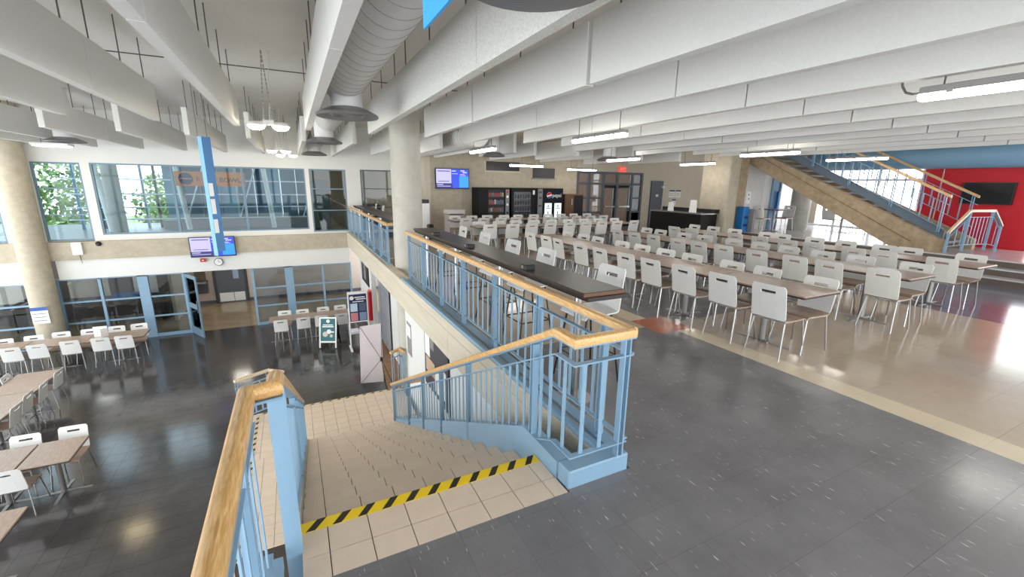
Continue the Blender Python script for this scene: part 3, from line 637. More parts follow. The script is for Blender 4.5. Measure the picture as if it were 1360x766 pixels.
# ------------------------------------------------------------------ ducts and diffusers
def diffuser(x, y, z, r, top, label):
    t = thing('air_diffuser', label, 'diffuser', (x, y, z), group='round ceiling diffusers')
    part('neck', G().tube((x, y, z+.06), (x, y, top), r*.5, n=20), M_DUCT, t, smooth=True)
    part('cone', G().lathe([(r*.52, .10), (r*.72, .07), (r*.98, .02), (r, .0), (r*.97, -.012), (r*.8, .02), (r*.55, .05)], x, y, z, 32), M_DIFF, t, smooth=True)
    part('inner_cone', G().lathe([(r*.62, .05), (r*.5, .0), (r*.46, -.005), (r*.25, .05)], x, y, z, 28), M_DIFF, t, smooth=True)
    part('throat', G().lathe([(0, .058), (r*.6, .058)], x, y, z, 24), M_BLACK, t)
    part('core', G().lathe([(0, .01), (r*.2, .012), (r*.25, .03)], x, y, z, 20), M_DIFF, t, smooth=True)
def duct(x, z, r, y0, y1, label, rings=True):
    t = thing('round_duct', label, 'duct', (x, y0, z-r))
    part('shell', G().tube((x, y0, z), (x, y1, z), r, n=36), M_DUCT, t, smooth=True)
    n = int((y1-y0)/.21)
    rm_ = G()
    rg = [(r-.002, -.003), (r+.004, 0), (r-.002, .003)]
    for kk in range(len(rg)): pass
    vs = []; fs = []; N = 36
    for rr, dy in rg: vs += [(rr*math.cos(2*math.pi*i/N), dy, rr*math.sin(2*math.pi*i/N)) for i in range(N)]
    for q in range(2):
        for i in range(N): j = (i+1) % N; fs.append((q*N+i, q*N+j, (q+1)*N+j, (q+1)*N+i))
    me = rm_.add(vs, fs).mesh('seam_ring', M_SEAM, smooth=True)
    for i in range(n): put('seam_ring', me, t, (x, y0+.1+i*.21, z))
    for q in (.15, .5, .85):
        for sx in (-1, 1): rod(t, x+sx*r*.9, y0+(y1-y0)*q, z, 3.75)
    part('end_cap', G().tube((x, y1, z), (x, y1+.04, z), r*1.02, r*.98, n=36), M_DUCT, t, smooth=True)
duct(.70, 3.10, .26, -1.5, 6.25, 'large ribbed round duct hanging over the stair')
duct(.80, 3.10, .24, 8.2, 10.6, 'shorter round duct behind the first diffuser')
duct(.80, 3.08, .22, 12.6, 15.2, 'farthest round duct near the window wall')
diffuser(.71, 6.0, 2.64, .37, 3.1, 'round metal air diffuser under the end of the large duct')
diffuser(.71, 10.2, 2.64, .36, 3.1, 'round metal air diffuser below the second duct')
diffuser(.72, 14.8, 2.63, .36, 3.08, 'farthest round metal air diffuser near the window wall')
diffuser(.93, 1.66, 2.63, .32, 3.0, 'round metal air diffuser cut by the top edge of the picture')
duct(4.05, 2.98, .27, 9.9, 14.8, 'round white duct over the middle of the dining room')
diffuser(4.9, 10.9, 2.58, .3, 3.74, 'round air diffuser above the middle of the dining tables')
diffuser(8.5, 10.6, 2.6, .36, 3.74, 'round air diffuser near the entrance ceiling')
diffuser(-4.4, 13.5, 2.62, .36, 3.74, 'round air diffuser among the left baffles')

# ------------------------------------------------------------------ strip lights
def strip(x, y, z, L, alongy, label):
    t = thing('strip_light', label, 'light', (x, y, z), 0 if alongy else math.pi/2, group='linear strip lights')
    link('housing', G().cbox(-.055, .055, -L/2, L/2, .035, .085, .006).mesh('housing', M_GREY), t)
    poly = [(-.05, .035), (-.055, .01), (-.035, -.012), (.035, -.012), (.055, .01), (.05, .035)]
    link('lens', G().prism(poly, 'y', -L/2, L/2).mesh('lens', M_LENS), t)
    for s in (-.35, 0, .35):
        for w in (-1, 1): link('clip', G().box(w*.056-.006, w*.056+.006, s*L-.02, s*L+.02, .02, .06).mesh('clip', M_STEEL), t)
    for s in (-.4, .4): link('hanger', G().tube((0, s*L, .085), (0, s*L, 3.75-z), .006, n=6).mesh('hanger', M_ROD), t)
for i, (x, y, z, a, lb) in enumerate(((4.28, 5.64, 2.55, 1, 'white strip light over the first table row, middle of the ceiling'), (4.50, 1.20, 2.55, 1, 'large near strip light at the upper right edge'),
        (3.83, 9.15, 2.55, 1, 'strip light between the column and the wall television'), (8.25, 9.7, 2.55, 1, 'strip light over the third table row, left of the pier'),
        (9.12, 6.1, 2.55, 1, 'strip light below the top of the concrete stair'), (12.1, 5.9, 2.55, 1, 'strip light in front of the stair railings'),
        (11.4, 9.9, 2.55, 1, 'strip light beside the concrete pier'), (7.3, 13.5, 2.47, 0, 'strip light in front of the vending machines'),
        (9.9, 13.9, 2.42, 0, 'strip light in front of the glazed entrance'), (2.9, 13.0, 2.5, 1, 'strip light behind the column near the orange bracket'), (9.15, 1.55, 2.55, 1, 'strip light over the open floor at the right'))):
    strip(x, y, z, 1.25, a, lb)
t = thing('light_cable', 'short curled grey cable at the end of the near strip light', 'cable', (4.5, 1.83, 2.6))
pts = [(4.5, 1.83, 2.60), (4.5, 1.88, 2.60), (4.5, 1.93, 2.62), (4.5, 1.96, 2.67), (4.5, 1.97, 2.72)]
for a, b in zip(pts[:-1], pts[1:]): part('cable_bend', G().tube(a, b, .009), M_ROD, t)
def twin(x, y, z, label):
    t = thing('pendant_lamp', label, 'light', (x, y, z), group='chain-hung twin lamps')
    part('bracket', G().cbox(x-.08, x+.08, y-.05, y+.05, z+.03, z+.10, .01), M_WHITE, t)
    for sx in (-1, 1):
        part('lamp_head', G().lathe([(0, .065), (.08, .06), (.125, .02), (.13, 0), (.12, 0)], x+sx*.165, y, z+.01, 20), M_WHITE, t, smooth=True)
        part('lamp_lens', G().lathe([(0, -.06), (.06, -.055), (.10, -.03), (.12, .004)], x+sx*.165, y, z+.008, 20), M_SPOT, t, smooth=True)
    for sx in (-1, 1):
        n = 16
        for i in range(n):
            za = z+.1+(3.75-z-.1)*i/n; zb = z+.1+(3.75-z-.1)*(i+.8)/n; xo = x+sx*.06*(1-i/n)
            part('chain_link', G().tube((xo, y, za), (x+sx*.06*(1-(i+.8)/n), y, zb), .009, n=5), M_CHROME, t)
    part('power_cord', G().tube((x+.02, y+.02, z+.1), (x+.1, y+.02, 3.75), .006, n=6), M_WHITE, t)
twin(-.22, 8.0, 2.66, 'near chain-hung twin lamp glowing over the stair void')
twin(-.20, 13.6, 2.62, 'far chain-hung lamp, left of the pair')
twin(-.02, 15.2, 2.60, 'farthest chain-hung lamp before the window wall')
t = thing('panel_light', 'flat warm panel light tucked among the left baffles', 'light', (-5.25, 15.3, 2.6)); part('housing', G().cbox(-5.6, -4.9, 15.1, 15.5, 2.62, 2.68), M_WHITE, t); rod(t, -5.45, 15.3, 2.68, 3.75); rod(t, -5.05, 15.3, 2.68, 3.75); part('lens', B(-5.57, -4.93, 15.13, 15.47, 2.60, 2.62), emis('panel_warm', (255, 232, 180), 12), t)
single('sprinkler_pipe', G().tube((-10, 8.95, 3.68), (12, 8.95, 3.68), .009), M_ROD, 'thin dark pipe crossing the ceiling behind the near baffles', 'pipe')

# ------------------------------------------------------------------ banners
t = thing('hanging_banner', 'tall blue banner hanging in front of the long upper window', 'banner', (-1.38, 10, .42))
part('light_side', G().prism([(-1.45, 10.0), (-1.38, 9.93), (-1.375, 9.94), (-1.445, 10.01)], 'z', .42, 2.62), M_BANL, t)
part('blue_side', G().prism([(-1.38, 9.93), (-1.26, 10.06), (-1.265, 10.07), (-1.375, 9.94)], 'z', .50, 2.62), M_BANB, t)
for i, (z, h) in enumerate(((1.55, .24), (1.22, .28), (.86, .26))):
    part('white_mark', G().prism([(-1.372, 9.930), (-1.31, 9.98), (-1.313, 9.983), (-1.375, 9.933)], 'z', z, z+h), M_PAPER, t)
for dx in (-1.44, -1.30): part('cord', G().tube((dx, 10, 2.62), (dx, 10, 3.75), .004, n=5), M_ROD, t)
t = thing('hanging_banner', 'corner of a bright blue banner at the top edge beside the duct', 'banner', (.41, .6, 2.3))
part('cloth', B(.40, .408, -.5, 1.41, 2.3, 3.4), M_BAND2, t)
for y in (-.4, 1.3): part('cord', G().tube((.404, y, 3.4), (.404, y, 3.75), .004, n=5), M_ROD, t)

# ------------------------------------------------------------------ chairs and tables
def back_mesh(w0, w1, h, lean, name, m, slot=(.085, .10, .065)):
    """white laminate back with a hand slot; u across, v up; leans back in -x"""
    us = [-1, -.9, -slot[0]/w1*2*.98, slot[0]/w1*2*.98, .9, 1]; a, b = slot[1], slot[2]
    vs = [0, .03, h*.4, h-a, h-b, h-.025, h]
    def P(u, v, o):
        w = (w0+(w1-w0)*v/h)/2; uu = u
        if abs(u) == 1 and v == h: uu = u*.93; v = v-.012
        if abs(u) == 1 and v == 0: uu = u*.95
        x = -lean*v/h - .012*(1-u*u) + o + .02*(v/h)*(1-v/h)
        return (x, uu*w, v)
    g = G(); nu, nv = len(us), len(vs); vv = []
    for o in (0, -.012):
        for v in vs:
            for u in us: vv.append(P(u, v, o))
    idx = lambda o, i, j: o*nu*nv+j*nu+i
    fs = []
    hole = lambda i, j: i == 2 and j == 3
    for i in range(nu-1):
        for j in range(nv-1):
            if hole(i, j): continue
            fs.append((idx(0, i, j), idx(0, i+1, j), idx(0, i+1, j+1), idx(0, i, j+1)))
            fs.append((idx(1, i, j+1), idx(1, i+1, j+1), idx(1, i+1, j), idx(1, i, j)))
    bd = [((i, 0), (i+1, 0)) for i in range(nu-1)]+[((i+1, nv-1), (i, nv-1)) for i in range(nu-1)]+[((0, j+1), (0, j)) for j in range(nv-1)]+[((nu-1, j), (nu-1, j+1)) for j in range(nv-1)]
    bd += [((3, 3), (2, 3)), ((2, 4), (3, 4)), ((2, 3), (2, 4)), ((3, 4), (3, 3))]
    for (i, j), (k, q) in bd: fs.append((idx(1, i, j), idx(1, k, q), idx(0, k, q), idx(0, i, j)))
    return g.add(vv, fs).mesh(name, m)
def seat_mesh(d, w, m):
    prof = [(-d/2, .012), (-d/2+.03, .002), (0, -.006), (d/2-.06, .0), (d/2-.02, -.008), (d/2, -.03)]
    top = prof; bot = [(x, z-.012) for x, z in prof][::-1]; poly = top+bot
    return G().prism([(x, z) for x, z in poly], 'y', -w/2, w/2).mesh('seat', m)
BACK = back_mesh(.395, .385, .385, .075, 'backrest', M_CHAIR)
SEATM = seat_mesh(.40, .39, M_SEAT)
def leg(p0, p1, m=M_CHROME, r=.0095): return G().tube(p0, p1, r, n=7).mesh('leg', m)
LEGS = [leg((sx*.165, sy*.175, .435), (sx*.225, sy*.205, 0)) for sx in (-1, 1) for sy in (-1, 1)]
FRAME = G().box(-.18, .18, -.185, -.165, .425, .44).box(-.18, .18, .165, .185, .425, .44).box(-.18, -.16, -.165, .165, .425, .44).box(.16, .18, -.165, .165, .425, .44).mesh('seat_frame', M_CHROME)
def chair_at(x, y, z, rz, label, group):
    """chair faces local +x; origin on the floor under the seat"""
    t = thing('cafe_chair', label, 'chair', (x, y, z), rz, group)
    link('seat', SEATM, t, (0, 0, .452)); link('backrest', BACK, t, (-.19, 0, .455))
    for m in LEGS: link('leg', m, t)
    link('seat_frame', FRAME, t)
    return t
def jig(s=.02): return random.uniform(-s, s)
def chair_top(x, y, z, rz, label, group):
    """place by the position of the top of its back"""
    d = .27; chair_at(x+d*math.cos(rz), y+d*math.sin(rz), z, rz+jig(.06), label, group)
PEDC = G().tube((0, 0, .03), (0, 0, .70), .038, n=14).mesh('pedestal', M_STEEL, smooth=True)
FOOT = G().prism([(.02, .02), (.33, .004), (.345, 0), (.02, 0)][::-1], 'y', -.024, .024).add([(0, -.024, .0), (.02, -.024, 0), (.02, -.024, .05), (0, -.024, .05), (0, .024, .0), (.02, .024, 0), (.02, .024, .05), (0, .024, .05)], [(0, 1, 2, 3), (7, 6, 5, 4), (3, 2, 6, 7)]).mesh('base_foot', M_STEEL)
PLATE = G().cbox(-.16, .16, -.16, .16, .695, .708, .005).mesh('top_plate', M_BLACK)
TOPS = {}
def table_at(x, y, z, rz, L, Wd, label, group):
    t = thing('cafe_table', label, 'table', (x, y, z), rz, group)
    key = (round(L, 3), round(Wd, 3))
    if key not in TOPS:
        TOPS[key] = (G().cbox(-L/2+.003, L/2-.003, -Wd/2, Wd/2, .728, .742, .012).mesh('tabletop', M_TABLE), G().cbox(-L/2+.003, L/2-.003, -Wd/2, Wd/2, .708, .728, .012).mesh('edge_band', M_EDGE))
    o = link('tabletop', TOPS[key][0], t); link('edge_band', TOPS[key][1], o)
    link('pedestal', PEDC, t); link('top_plate', PLATE, t)
    for k in range(4): link('base_foot', FOOT, t, rz=k*math.pi/2)
    return t
# block 1: three rows running away from the viewer
rows = [('front', 4.57, 5.55, 4.76, 5.45, [2.83, 3.43, 4.02, 4.61, 5.17, 5.78, 6.36, 7.12, 7.62, 8.24], [2.82, 3.49, 4.00, 4.69, 5.24, 5.81, 6.34, 7.10, 7.59, 8.21]),
        ('middle', 6.93, 8.02, 7.04, 7.78, [2.79, 3.45, 3.96, 4.60, 5.26, 5.76, 6.32, 7.00, 7.56, 8.16], [2.86, 3.56, 4.12, 4.70, 5.26, 5.82, 6.51, 7.08, 7.81, 8.29]),
        ('third', 9.03, 10.08, 9.14, 9.88, [2.95, 3.71, 4.15, 4.86, 5.36, 5.95, 6.56, 7.23, 7.78, 8.36], [2.92, 3.75, 4.12, 4.79, 5.39, 6.10, 6.47, 7.31, 7.98, 8.60])]
for nm, xn, xf, t0, t1, yn, yf in rows:
    for i, y in enumerate(yn): chair_top(xn+jig(), y, 0, 0, 'white slotted chair, near side of the %s table row, %s from right end' % (nm, ORD[i]), 'dining chairs in the long rows')
    for i, y in enumerate(yf): chair_top(xf+jig(), y, 0, math.pi, 'white slotted chair, far side of the %s table row, %s from right end' % (nm, ORD[i]), 'dining chairs in the long rows')
    for i in range(5): table_at((t0+t1)/2, 2.54+1.22*(i+.5), 0, math.pi/2, 1.22, t1-t0, 'wood-top cafe table, %s from the right end of the %s row' % (ORD[i], nm), 'tables of the long rows')
# block 2: two rows running across
for nm, yn, yf, t0, t1, xa, xb, n in (('nearer', 10.30, 11.28, 10.47, 11.16, 4.6, 9.40, 9), ('farther', 12.46, 13.50, 12.62, 13.34, 4.68, 9.95, 10)):
    for i in range(n):
        x = xa+(xb-xa)*i/(n-1)
        chair_top(x+jig(.03), yn+jig(.04), 0, math.pi/2, 'white slotted chair, near side of the %s crosswise row, %s from left' % (nm, ORD[i]), 'dining chairs of the crosswise rows')
        chair_top(x+jig(.03), yf+jig(.04), 0, -math.pi/2, 'white slotted chair, far side of the %s crosswise row, %s from left' % (nm, ORD[i]), 'dining chairs of the crosswise rows')
    k = 4; L = (xb-xa+.6)/k
    for i in range(k): table_at(xa-.3+L*(i+.5), (t0+t1)/2, 0, 0, L, t1-t0, 'wood-top cafe table, %s from the left of the %s crosswise row' % (ORD[i], nm), 'tables of the crosswise rows')
# lower hall
gl_ = 'chairs in the lower hall'
for i, (x, y) in enumerate(((-7.2, 14.6), (-6.65, 14.6), (-6.19, 14.64), (-5.58, 14.67), (-4.95, 14.63), (-4.45, 14.60))):
    if i: chair_top(x, y, ZL, math.pi/2, 'white chair, near side of the long lower table, %s from left edge' % ORD[i-1], gl_)
for i, (x, y) in enumerate(((-7.11, 15.54), (-6.55, 15.61), (-6.05, 15.70), (-5.47, 15.70), (-4.89, 15.74), (-4.37, 15.78))):
    chair_top(x, y-.06, ZL, -math.pi/2, 'white chair, far side of the long lower table, %s from left edge' % ORD[i], gl_)
for i in range(4): table_at(-4.66-1.24*i, 15.06, ZL, 0, 1.24, .72, 'lower hall table by the glass wall, %s from its right end' % ORD[i], 'tables in the lower hall')
for i, (x, y) in enumerate(((-4.98, 12.42), (-4.98, 11.73), (-5.03, 11.25), (-4.98, 10.70))): chair_top(x, y, ZL, math.pi, 'chair at the right of the lengthwise lower table, %s from its far end' % ORD[i], gl_)
chair_top(-5.85, 12.45, ZL, 0, 'chair at the left of the lengthwise lower table, far end', gl_)
for i in range(3): table_at(-5.42, 12.15-1.22*i, ZL, math.pi/2, 1.22, .74, 'lengthwise lower hall table, %s from its far end' % ORD[i], 'tables in the lower hall')
chair_top(-3.75, 9.30, ZL, -math.pi/2, 'white chair behind the nearest lower table, right one', gl_); chair_top(-4.32, 9.26, ZL, -math.pi/2, 'white chair behind the nearest lower table, left one', gl_)
chair_top(-4.12, 8.12, ZL, math.pi/2, 'pale chair in front of the nearest lower table', gl_)
table_at(-3.76, 8.66, ZL, 0, .62, .78, 'small square lower hall table with a cross foot, right of the seam', 'tables in the lower hall')
table_at(-4.39, 8.66, ZL, 0, .62, .78, 'small square lower hall table, left of the seam', 'tables in the lower hall')
table_at(-3.95, 6.85, ZL, 0, .9, .74, 'lower hall table at the lower left edge of the picture', 'tables in the lower hall')
for i, (x, y) in enumerate(((-.65, 14.43), (-.04, 14.47), (.50, 14.49), (1.10, 14.44))): chair_top(x, y, ZL, math.pi/2, 'white chair in front of the counter table by the signs, %s from the left' % ORD[i], gl_)
for i, (x, y) in enumerate(((-.58, 15.50), (-.03, 15.45), (.60, 15.48), (1.15, 15.50))): chair_top(x, y, ZL, -math.pi/2, 'white chair behind the counter table by the signs, %s from the left' % ORD[i], gl_)
for i in range(4): table_at(-.66+.68*i, 14.95, ZL, 0, .68, .68, 'small wood table in the joined counter by the signs, %s from the left' % ORD[i], 'tables in the lower hall')
# platform tables
for i, (x, y) in enumerate(((16.3, 8.0), (16.4, 6.75), (14.3, 9.05))):
    nm = ['far', 'near', 'left'][i]
    table_at(x, y, ZP, 0, .7, .7, '%s pale cafe table on the bright platform under the stair' % nm, 'platform tables')
    chair_at(x-.55, y+.05, ZP, 0, 'chair left of the %s platform table' % nm, 'platform chairs'); chair_at(x+.55, y, ZP, math.pi, 'chair right of the %s platform table' % nm, 'platform chairs')
    if i < 2: chair_at(x+.1, y-.55, ZP, math.pi/2, 'grey-backed chair in front of the %s platform table' % nm, 'platform chairs')

# bar counters and stools
def counter(y0, y1, ext, label):
    t = thing('bar_counter', label, 'counter', (2.12, y0, 0))
    part('counter_top', G().cbox(1.93, 2.33, y0, y1, 1.015, 1.05, .006), M_BAR, t); part('under_top', B(1.95, 2.36, y0-.03, y1, .985, 1.015), M_EDGE, t)
    part('end_trim', B(1.93, 2.33, y0-.006, y0, 1.018, 1.046), M_BARE, t)
    n = int((y1-y0)/1.7)+1
    for i in range(n):
        y = y0+.3+(y1-y0-.6)*i/max(1, n-1); part('support_post', G().tube((2.10, y, 0), (2.10, y, .985), .032, n=14), M_CHROME, t, smooth=True); part('foot_plate', G().tube((2.10, y, 0), (2.10, y, .012), .16, n=20), M_STEEL, t)
counter(2.60, 7.85, 0, 'long dark bar counter behind the near balcony railing'); counter(9.75, 16.5, 0, 'dark bar counter beyond the round column')
for i, y in enumerate((3.64, 5.22, 6.7)):
    t = thing('power_box', 'small black power box on the near bar counter, %s from the stair' % ORD[i], 'power box', (1.99, y, 1.05), group='power boxes')
    part('case', G().cbox(1.95, 2.06, y-.06, y+.06, 1.05, 1.10, .008), M_BLACK, t); part('socket', B(1.945, 1.95, y-.02, y+.02, 1.06, 1.09), M_STEEL, t)
BSB = back_mesh(.41, .37, .40, .07, 'backrest', M_CHAIR); BSS = seat_mesh(.38, .40, M_CHAIR)
BLEG = [leg((sx*.14, sy*.15, .69), (sx*.23, sy*.22, 0), M_BLACK, .010) for sx in (-1, 1) for sy in (-1, 1)]
BRING = G()
for a, b in (((-.195, -.19), (.195, -.19)), ((-.195, .19), (.195, .19)), ((-.195, -.19), (-.195, .19)), ((.195, -.19), (.195, .19))): BRING.tube((a[0], a[1], .28), (b[0], b[1], .28), .008, n=6)
BRING = BRING.mesh('foot_rail', M_BLACK)
def stool(x, y, label):
    t = thing('bar_stool', label, 'stool', (x-.26, y, 0), math.pi+jig(.05), 'bar stools at the counters')
    link('seat', BSS, t, (0, 0, .71)); link('backrest', BSB, t, (-.18, 0, .71))
    for m in BLEG: link('leg', m, t)
    link('foot_rail', BRING, t)
for i, y in enumerate((3.19, 4.40, 5.28, 6.29, 7.29)): stool(2.70, y, 'tall white-backed bar stool at the near counter, %s from the stair' % ORD[i])
for i, y in enumerate((12.8, 14.9, 16.3)): stool(2.70, y, 'tall white-backed bar stool at the far counter, %s from the column' % ORD[i])

# ------------------------------------------------------------------ wall screens
def screen(name, label, x0, x1, z0, z1, y):
    t = thing(name, label, 'television', ((x0+x1)/2, y, z0)); w = x1-x0; h = z1-z0
    part('case', B(x0, x1, y-.06, y, z0, z1), M_BLACK, t)
    f = lambda nm, a, b, c, d, m, o, par=None: part(nm, B(x0+w*a, x0+w*b, y-.060-o, y-.060-o+.001, z0+h*c, z0+h*d), m, par or sc)
    sc = f('screen', .02, .98, .05, .97, M_SCRB, .002, t); f('lavender_panel', .02, .46, .28, .96, M_SCRW, .004); f('navy_band', .02, .5, .05, .27, M_SCRD, .004); f('light_panel', .70, .98, .08, .62, M_SCRL, .004)
    for k, (a, b, c, d) in enumerate(((.06, .42, .84, .88), (.08, .40, .36, .39), (.04, .22, .20, .24), (.04, .44, .12, .15))): f('print_line', a, b, c, d, M_SCRD if k < 2 else M_SCRW, .006)
    for k, (a, b, c, d) in enumerate(((.74, .86, .86, .92), (.80, .93, .78, .84), (.72, .86, .70, .73), (.72, .90, .65, .675), (.48, .60, .85, .90), (.48, .66, .73, .755))): f('print_line', a, b, c, d, M_SCRW, .006)
    part('wall_mount', B((x0+x1)/2-.1, (x0+x1)/2+.1, y, y+.05, (z0+z1)/2-.1, (z0+z1)/2+.1), M_BLACK, t)
screen('television', 'blue information screen on the beam behind the hanging banner', -3.06, -1.82, -.58, .07, YW-.20)
screen('television', 'blue information screen on the concrete wall above the dining chairs', 4.55, 5.80, 1.67, 2.38, YB-.06)
t = thing('wall_clock', 'round white wall clock with dark rim under the beam screen', 'clock', (-2.36, YW-.12, -.9))
g = G(); N = 28; g.tube((-2.36, YW-.14, -.78), (-2.36, YW-.10, -.78), .125, n=N); part('rim', g, M_DGREY, t)
part('face', G().tube((-2.36, YW-.145, -.78), (-2.36, YW-.139, -.78), .11, n=N), M_PAPER, t); part('hand', B(-2.364, -2.356, YW-.15, YW-.146, -.78, -.71), M_BLACK, t); part('hand', B(-2.36, -2.30, YW-.15, YW-.146, -.784, -.776), M_BLACK, t)
t = thing('fire_alarm', 'small red fire alarm box left of the wall clock', 'alarm', (-2.78, YW-.12, -.74)); part('box', B(-2.85, -2.70, YW-.16, YW-.1, -.75, -.64), M_REDX, t); part('lens', B(-2.80, -2.75, YW-.17, YW-.16, -.71, -.68), M_PAPER, t)
t = thing('wireless_unit', 'slim white wall unit on the concrete beam near the left column', 'wall unit', (-5.6, YW-.17, -.2)); part('case', G().cbox(-5.85, -5.62, YW-.22, YW-.15, -.34, .02, .01), M_PAPER, t); part('lead', G().tube((-5.72, YW-.16, -.34), (-5.70, YW-.16, -.6), .006, n=5), M_BLACK, t)
t = thing('security_camera', 'small black dome camera on the concrete beam', 'camera', (-5.25, YW-.18, -.05)); part('base', G().tube((-5.25, YW-.15, -.04), (-5.25, YW-.19, -.04), .07, n=16), M_DGREY, t); part('dome', G().tube((-5.25, YW-.19, -.04), (-5.25, YW-.235, -.04), .06, .03, n=16), M_BLACK, t)
t = thing('poster', 'blue-topped white notice taped to the left concrete column', 'poster', (-6.6, 16.38, -2.1)); part('sheet', B(-6.86, -6.50, 16.385, 16.395, -2.20, -1.72), M_PAPER, t); part('header', B(-6.86, -6.50, 16.382, 16.385, -1.82, -1.72), mat('header_blue', (60, 96, 170), .5), t)
for k in range(3): part('print_line', B(-6.82, -6.56, 16.382, 16.385, -1.92-.1*k, -1.90-.1*k), M_GREY, t)

# ------------------------------------------------------------------ vending machines and back wall furniture
yv = 14.5
def vend(x0, x1, label):
    t = thing('vending_machine', label, 'vending machine', ((x0+x1)/2, yv, 0), group='vending machines')
    part('cabinet', G().cbox(x0, x1, yv, YB-.02, .05, 1.74, .012), M_VEND, t)
    for x in (x0+.06, x1-.06): part('foot', B(x-.03, x+.03, yv+.05, yv+.12, 0, .05), M_BLACK, t)
    return t
t = vend(5.94, 7.18, 'black snack vending machine with coloured packets behind glass')
part('window_back', B(6.30, 6.92, yv-.004, yv, .55, 1.66), mat('vend_inner', (14, 14, 16), .5), t)
for r in range(4):
    z = .62+.27*r
    sh = part('shelf', B(6.30, 6.92, yv-.03, yv-.004, z-.02, z), M_DGREY, t)
    for i in range(8):
        c = random.choice([(150, 52, 48), (180, 150, 60), (80, 104, 130), (176, 168, 160), (120, 76, 52), (96, 84, 90)])
        part('snack_packet', B(6.32+i*.075, 6.375+i*.075, yv-.028, yv-.006, z, z+.11+.05*random.random()), mat('packet_%d_%d_%d' % c, c, .4), sh)
part('control_panel', B(7.0, 7.14, yv-.012, yv, .3, 1.68), M_PANEL, t)
for z, m in ((1.55, M_REDX), (1.38, M_PAPER), (1.1, M_PAPER), (.8, M_BLACK)): part('control', B(7.03, 7.11, yv-.018, yv-.012, z, z+.08), m, t)
part('delivery_flap', B(6.3, 6.92, yv-.012, yv, .18, .36), M_BLACK, t)
t = vend(7.24, 8.32, 'dark second vending machine with empty wire shelves')
part('window_back', B(7.34, 8.06, yv-.004, yv, .3, 1.6), mat('vend_inner2', (34, 36, 40), .2), t)
for r in range(5): part('shelf', B(7.36, 8.04, yv-.02, yv-.004, .42+.23*r, .44+.23*r), M_PANEL, t)
for r in range(5):
    for i in range(6): part('bottle', G().tube((7.42+i*.112, yv-.02, .44+.23*r), (7.42+i*.112, yv-.02, .58+.23*r), .03, .02, n=8), M_DGREY, t)
part('sticker', B(8.14, 8.22, yv-.005, yv, 1.5, 1.66), M_PAPER, t)
t = vend(8.34, 9.50, 'navy drinks vending machine with lit panels and a round logo')
part('control_panel', B(8.35, 8.56, yv-.012, yv, .2, 1.72), M_PANEL, t)
for z in (1.55, 1.35, 1.05, .6): part('control', B(8.39, 8.52, yv-.02, yv-.012, z, z+.07), M_DGREY, t)
part('header', B(8.62, 9.47, yv-.012, yv, 1.24, 1.70), mat('header_black', (14, 18, 36), .4, spec=.2), t)
for x0 in (8.68, 9.12):
    lp = part('lit_panel', B(x0, x0+.30, yv-.012, yv, .42, 1.18), M_LIT, t)
    for k in range(3): part('bottle_print', B(x0+.05, x0+.25, yv-.015, yv-.012, .47+.25*k, .50+.25*k).box(x0+.12, x0+.17, yv-.015, yv-.012, .52+.25*k, .62+.25*k), mat('print_teal', (70, 130, 150), .5), lp)
def arc(cx, cz, r, a0, a1, n=10): return [(cx+r*math.cos(math.radians(a0+(a1-a0)*i/n)), cz+r*math.sin(math.radians(a0+(a1-a0)*i/n))) for i in range(n+1)]
cx, cz, r = 8.86, 1.48, .115
part('logo_white', G().prism(arc(cx, cz, r, 0, 360, 28)[:-1], 'y', yv-.016, yv-.012), M_PAPER, t)
part('logo_red', G().prism(arc(cx, cz, r*.96, 20, 190), 'y', yv-.018, yv-.016), M_REDX, t)
part('logo_blue', G().prism(arc(cx, cz, r*.96, 215, 350), 'y', yv-.018, yv-.016), mat('logo_blue', (20, 60, 160), .4), t)
text('pepsi', .20, M_PAPER, t, (9.20, yv-.016, 1.47))
t = thing('wooden_cabinet', 'walnut cabinet standing beside the drinks machine', 'cabinet', (10.1, 14.8, 0)); part('body', G().cbox(9.68, 10.58, 14.65, YB-.02, 0, 1.52, .01), M_WALNUT, t); part('door', B(9.70, 10.05, 14.63, 14.65, .05, 1.49), M_WALNUT, t); part('dark_opening', B(10.12, 10.55, 14.64, 14.65, .05, 1.47), M_BLACK, t); part('handle', B(10.0, 10.02, 14.61, 14.63, 1.1, 1.35), M_CREAM, t)
t = thing('air_grille', 'black air opening high on the concrete wall above the drinks machine', 'vent', (9.0, YB-.03, 2.15)); part('opening', B(8.5, 9.5, YB-.02, YB, 2.12, 2.5), M_BLACK, t); part('sill', B(8.45, 9.55, YB-.05, YB, 2.08, 2.12), M_GREY, t)
t = thing('air_grille', 'black air opening high on the concrete wall left of the drinks machine', 'vent', (6.6, YB-.03, 2.35)); part('opening', B(6.5, 7.9, YB-.02, YB, 2.35, 2.68), M_BLACK, t); part('frame', B(6.45, 6.5, YB-.04, YB, 2.3, 2.7).box(6.5, 7.9, YB-.04, YB, 2.3, 2.35), M_CREAM, t)
t = thing('copier', 'grey office copier left of the vending machines', 'copier', (4.85, 13.9, 0)); part('body', G().cbox(4.55, 5.1, 13.7, 14.2, .02, .86, .02), mat('copier_grey', (170, 164, 158), .5), t); part('lid', G().cbox(4.53, 5.12, 13.68, 14.22, .88, 1.02, .02), mat('copier_lid', (196, 190, 186), .5), t); part('slot', B(4.6, 5.05, 13.67, 13.69, .86, .89), M_DGREY, t)
t = thing('service_cart', 'tall white cart with a black top beside the concrete wall', 'cart', (3.9, 14.6, 0)); part('body', G().cbox(3.75, 4.15, 14.5, 14.9, .1, 1.2, .02), M_PAPER, t); part('top', B(3.72, 4.12, 14.48, 14.9, 1.2, 1.32), M_BLACK, t); part('bag', G().cbox(4.02, 4.22, 14.3, 14.5, .0, .5, .03), M_BLACK, t)
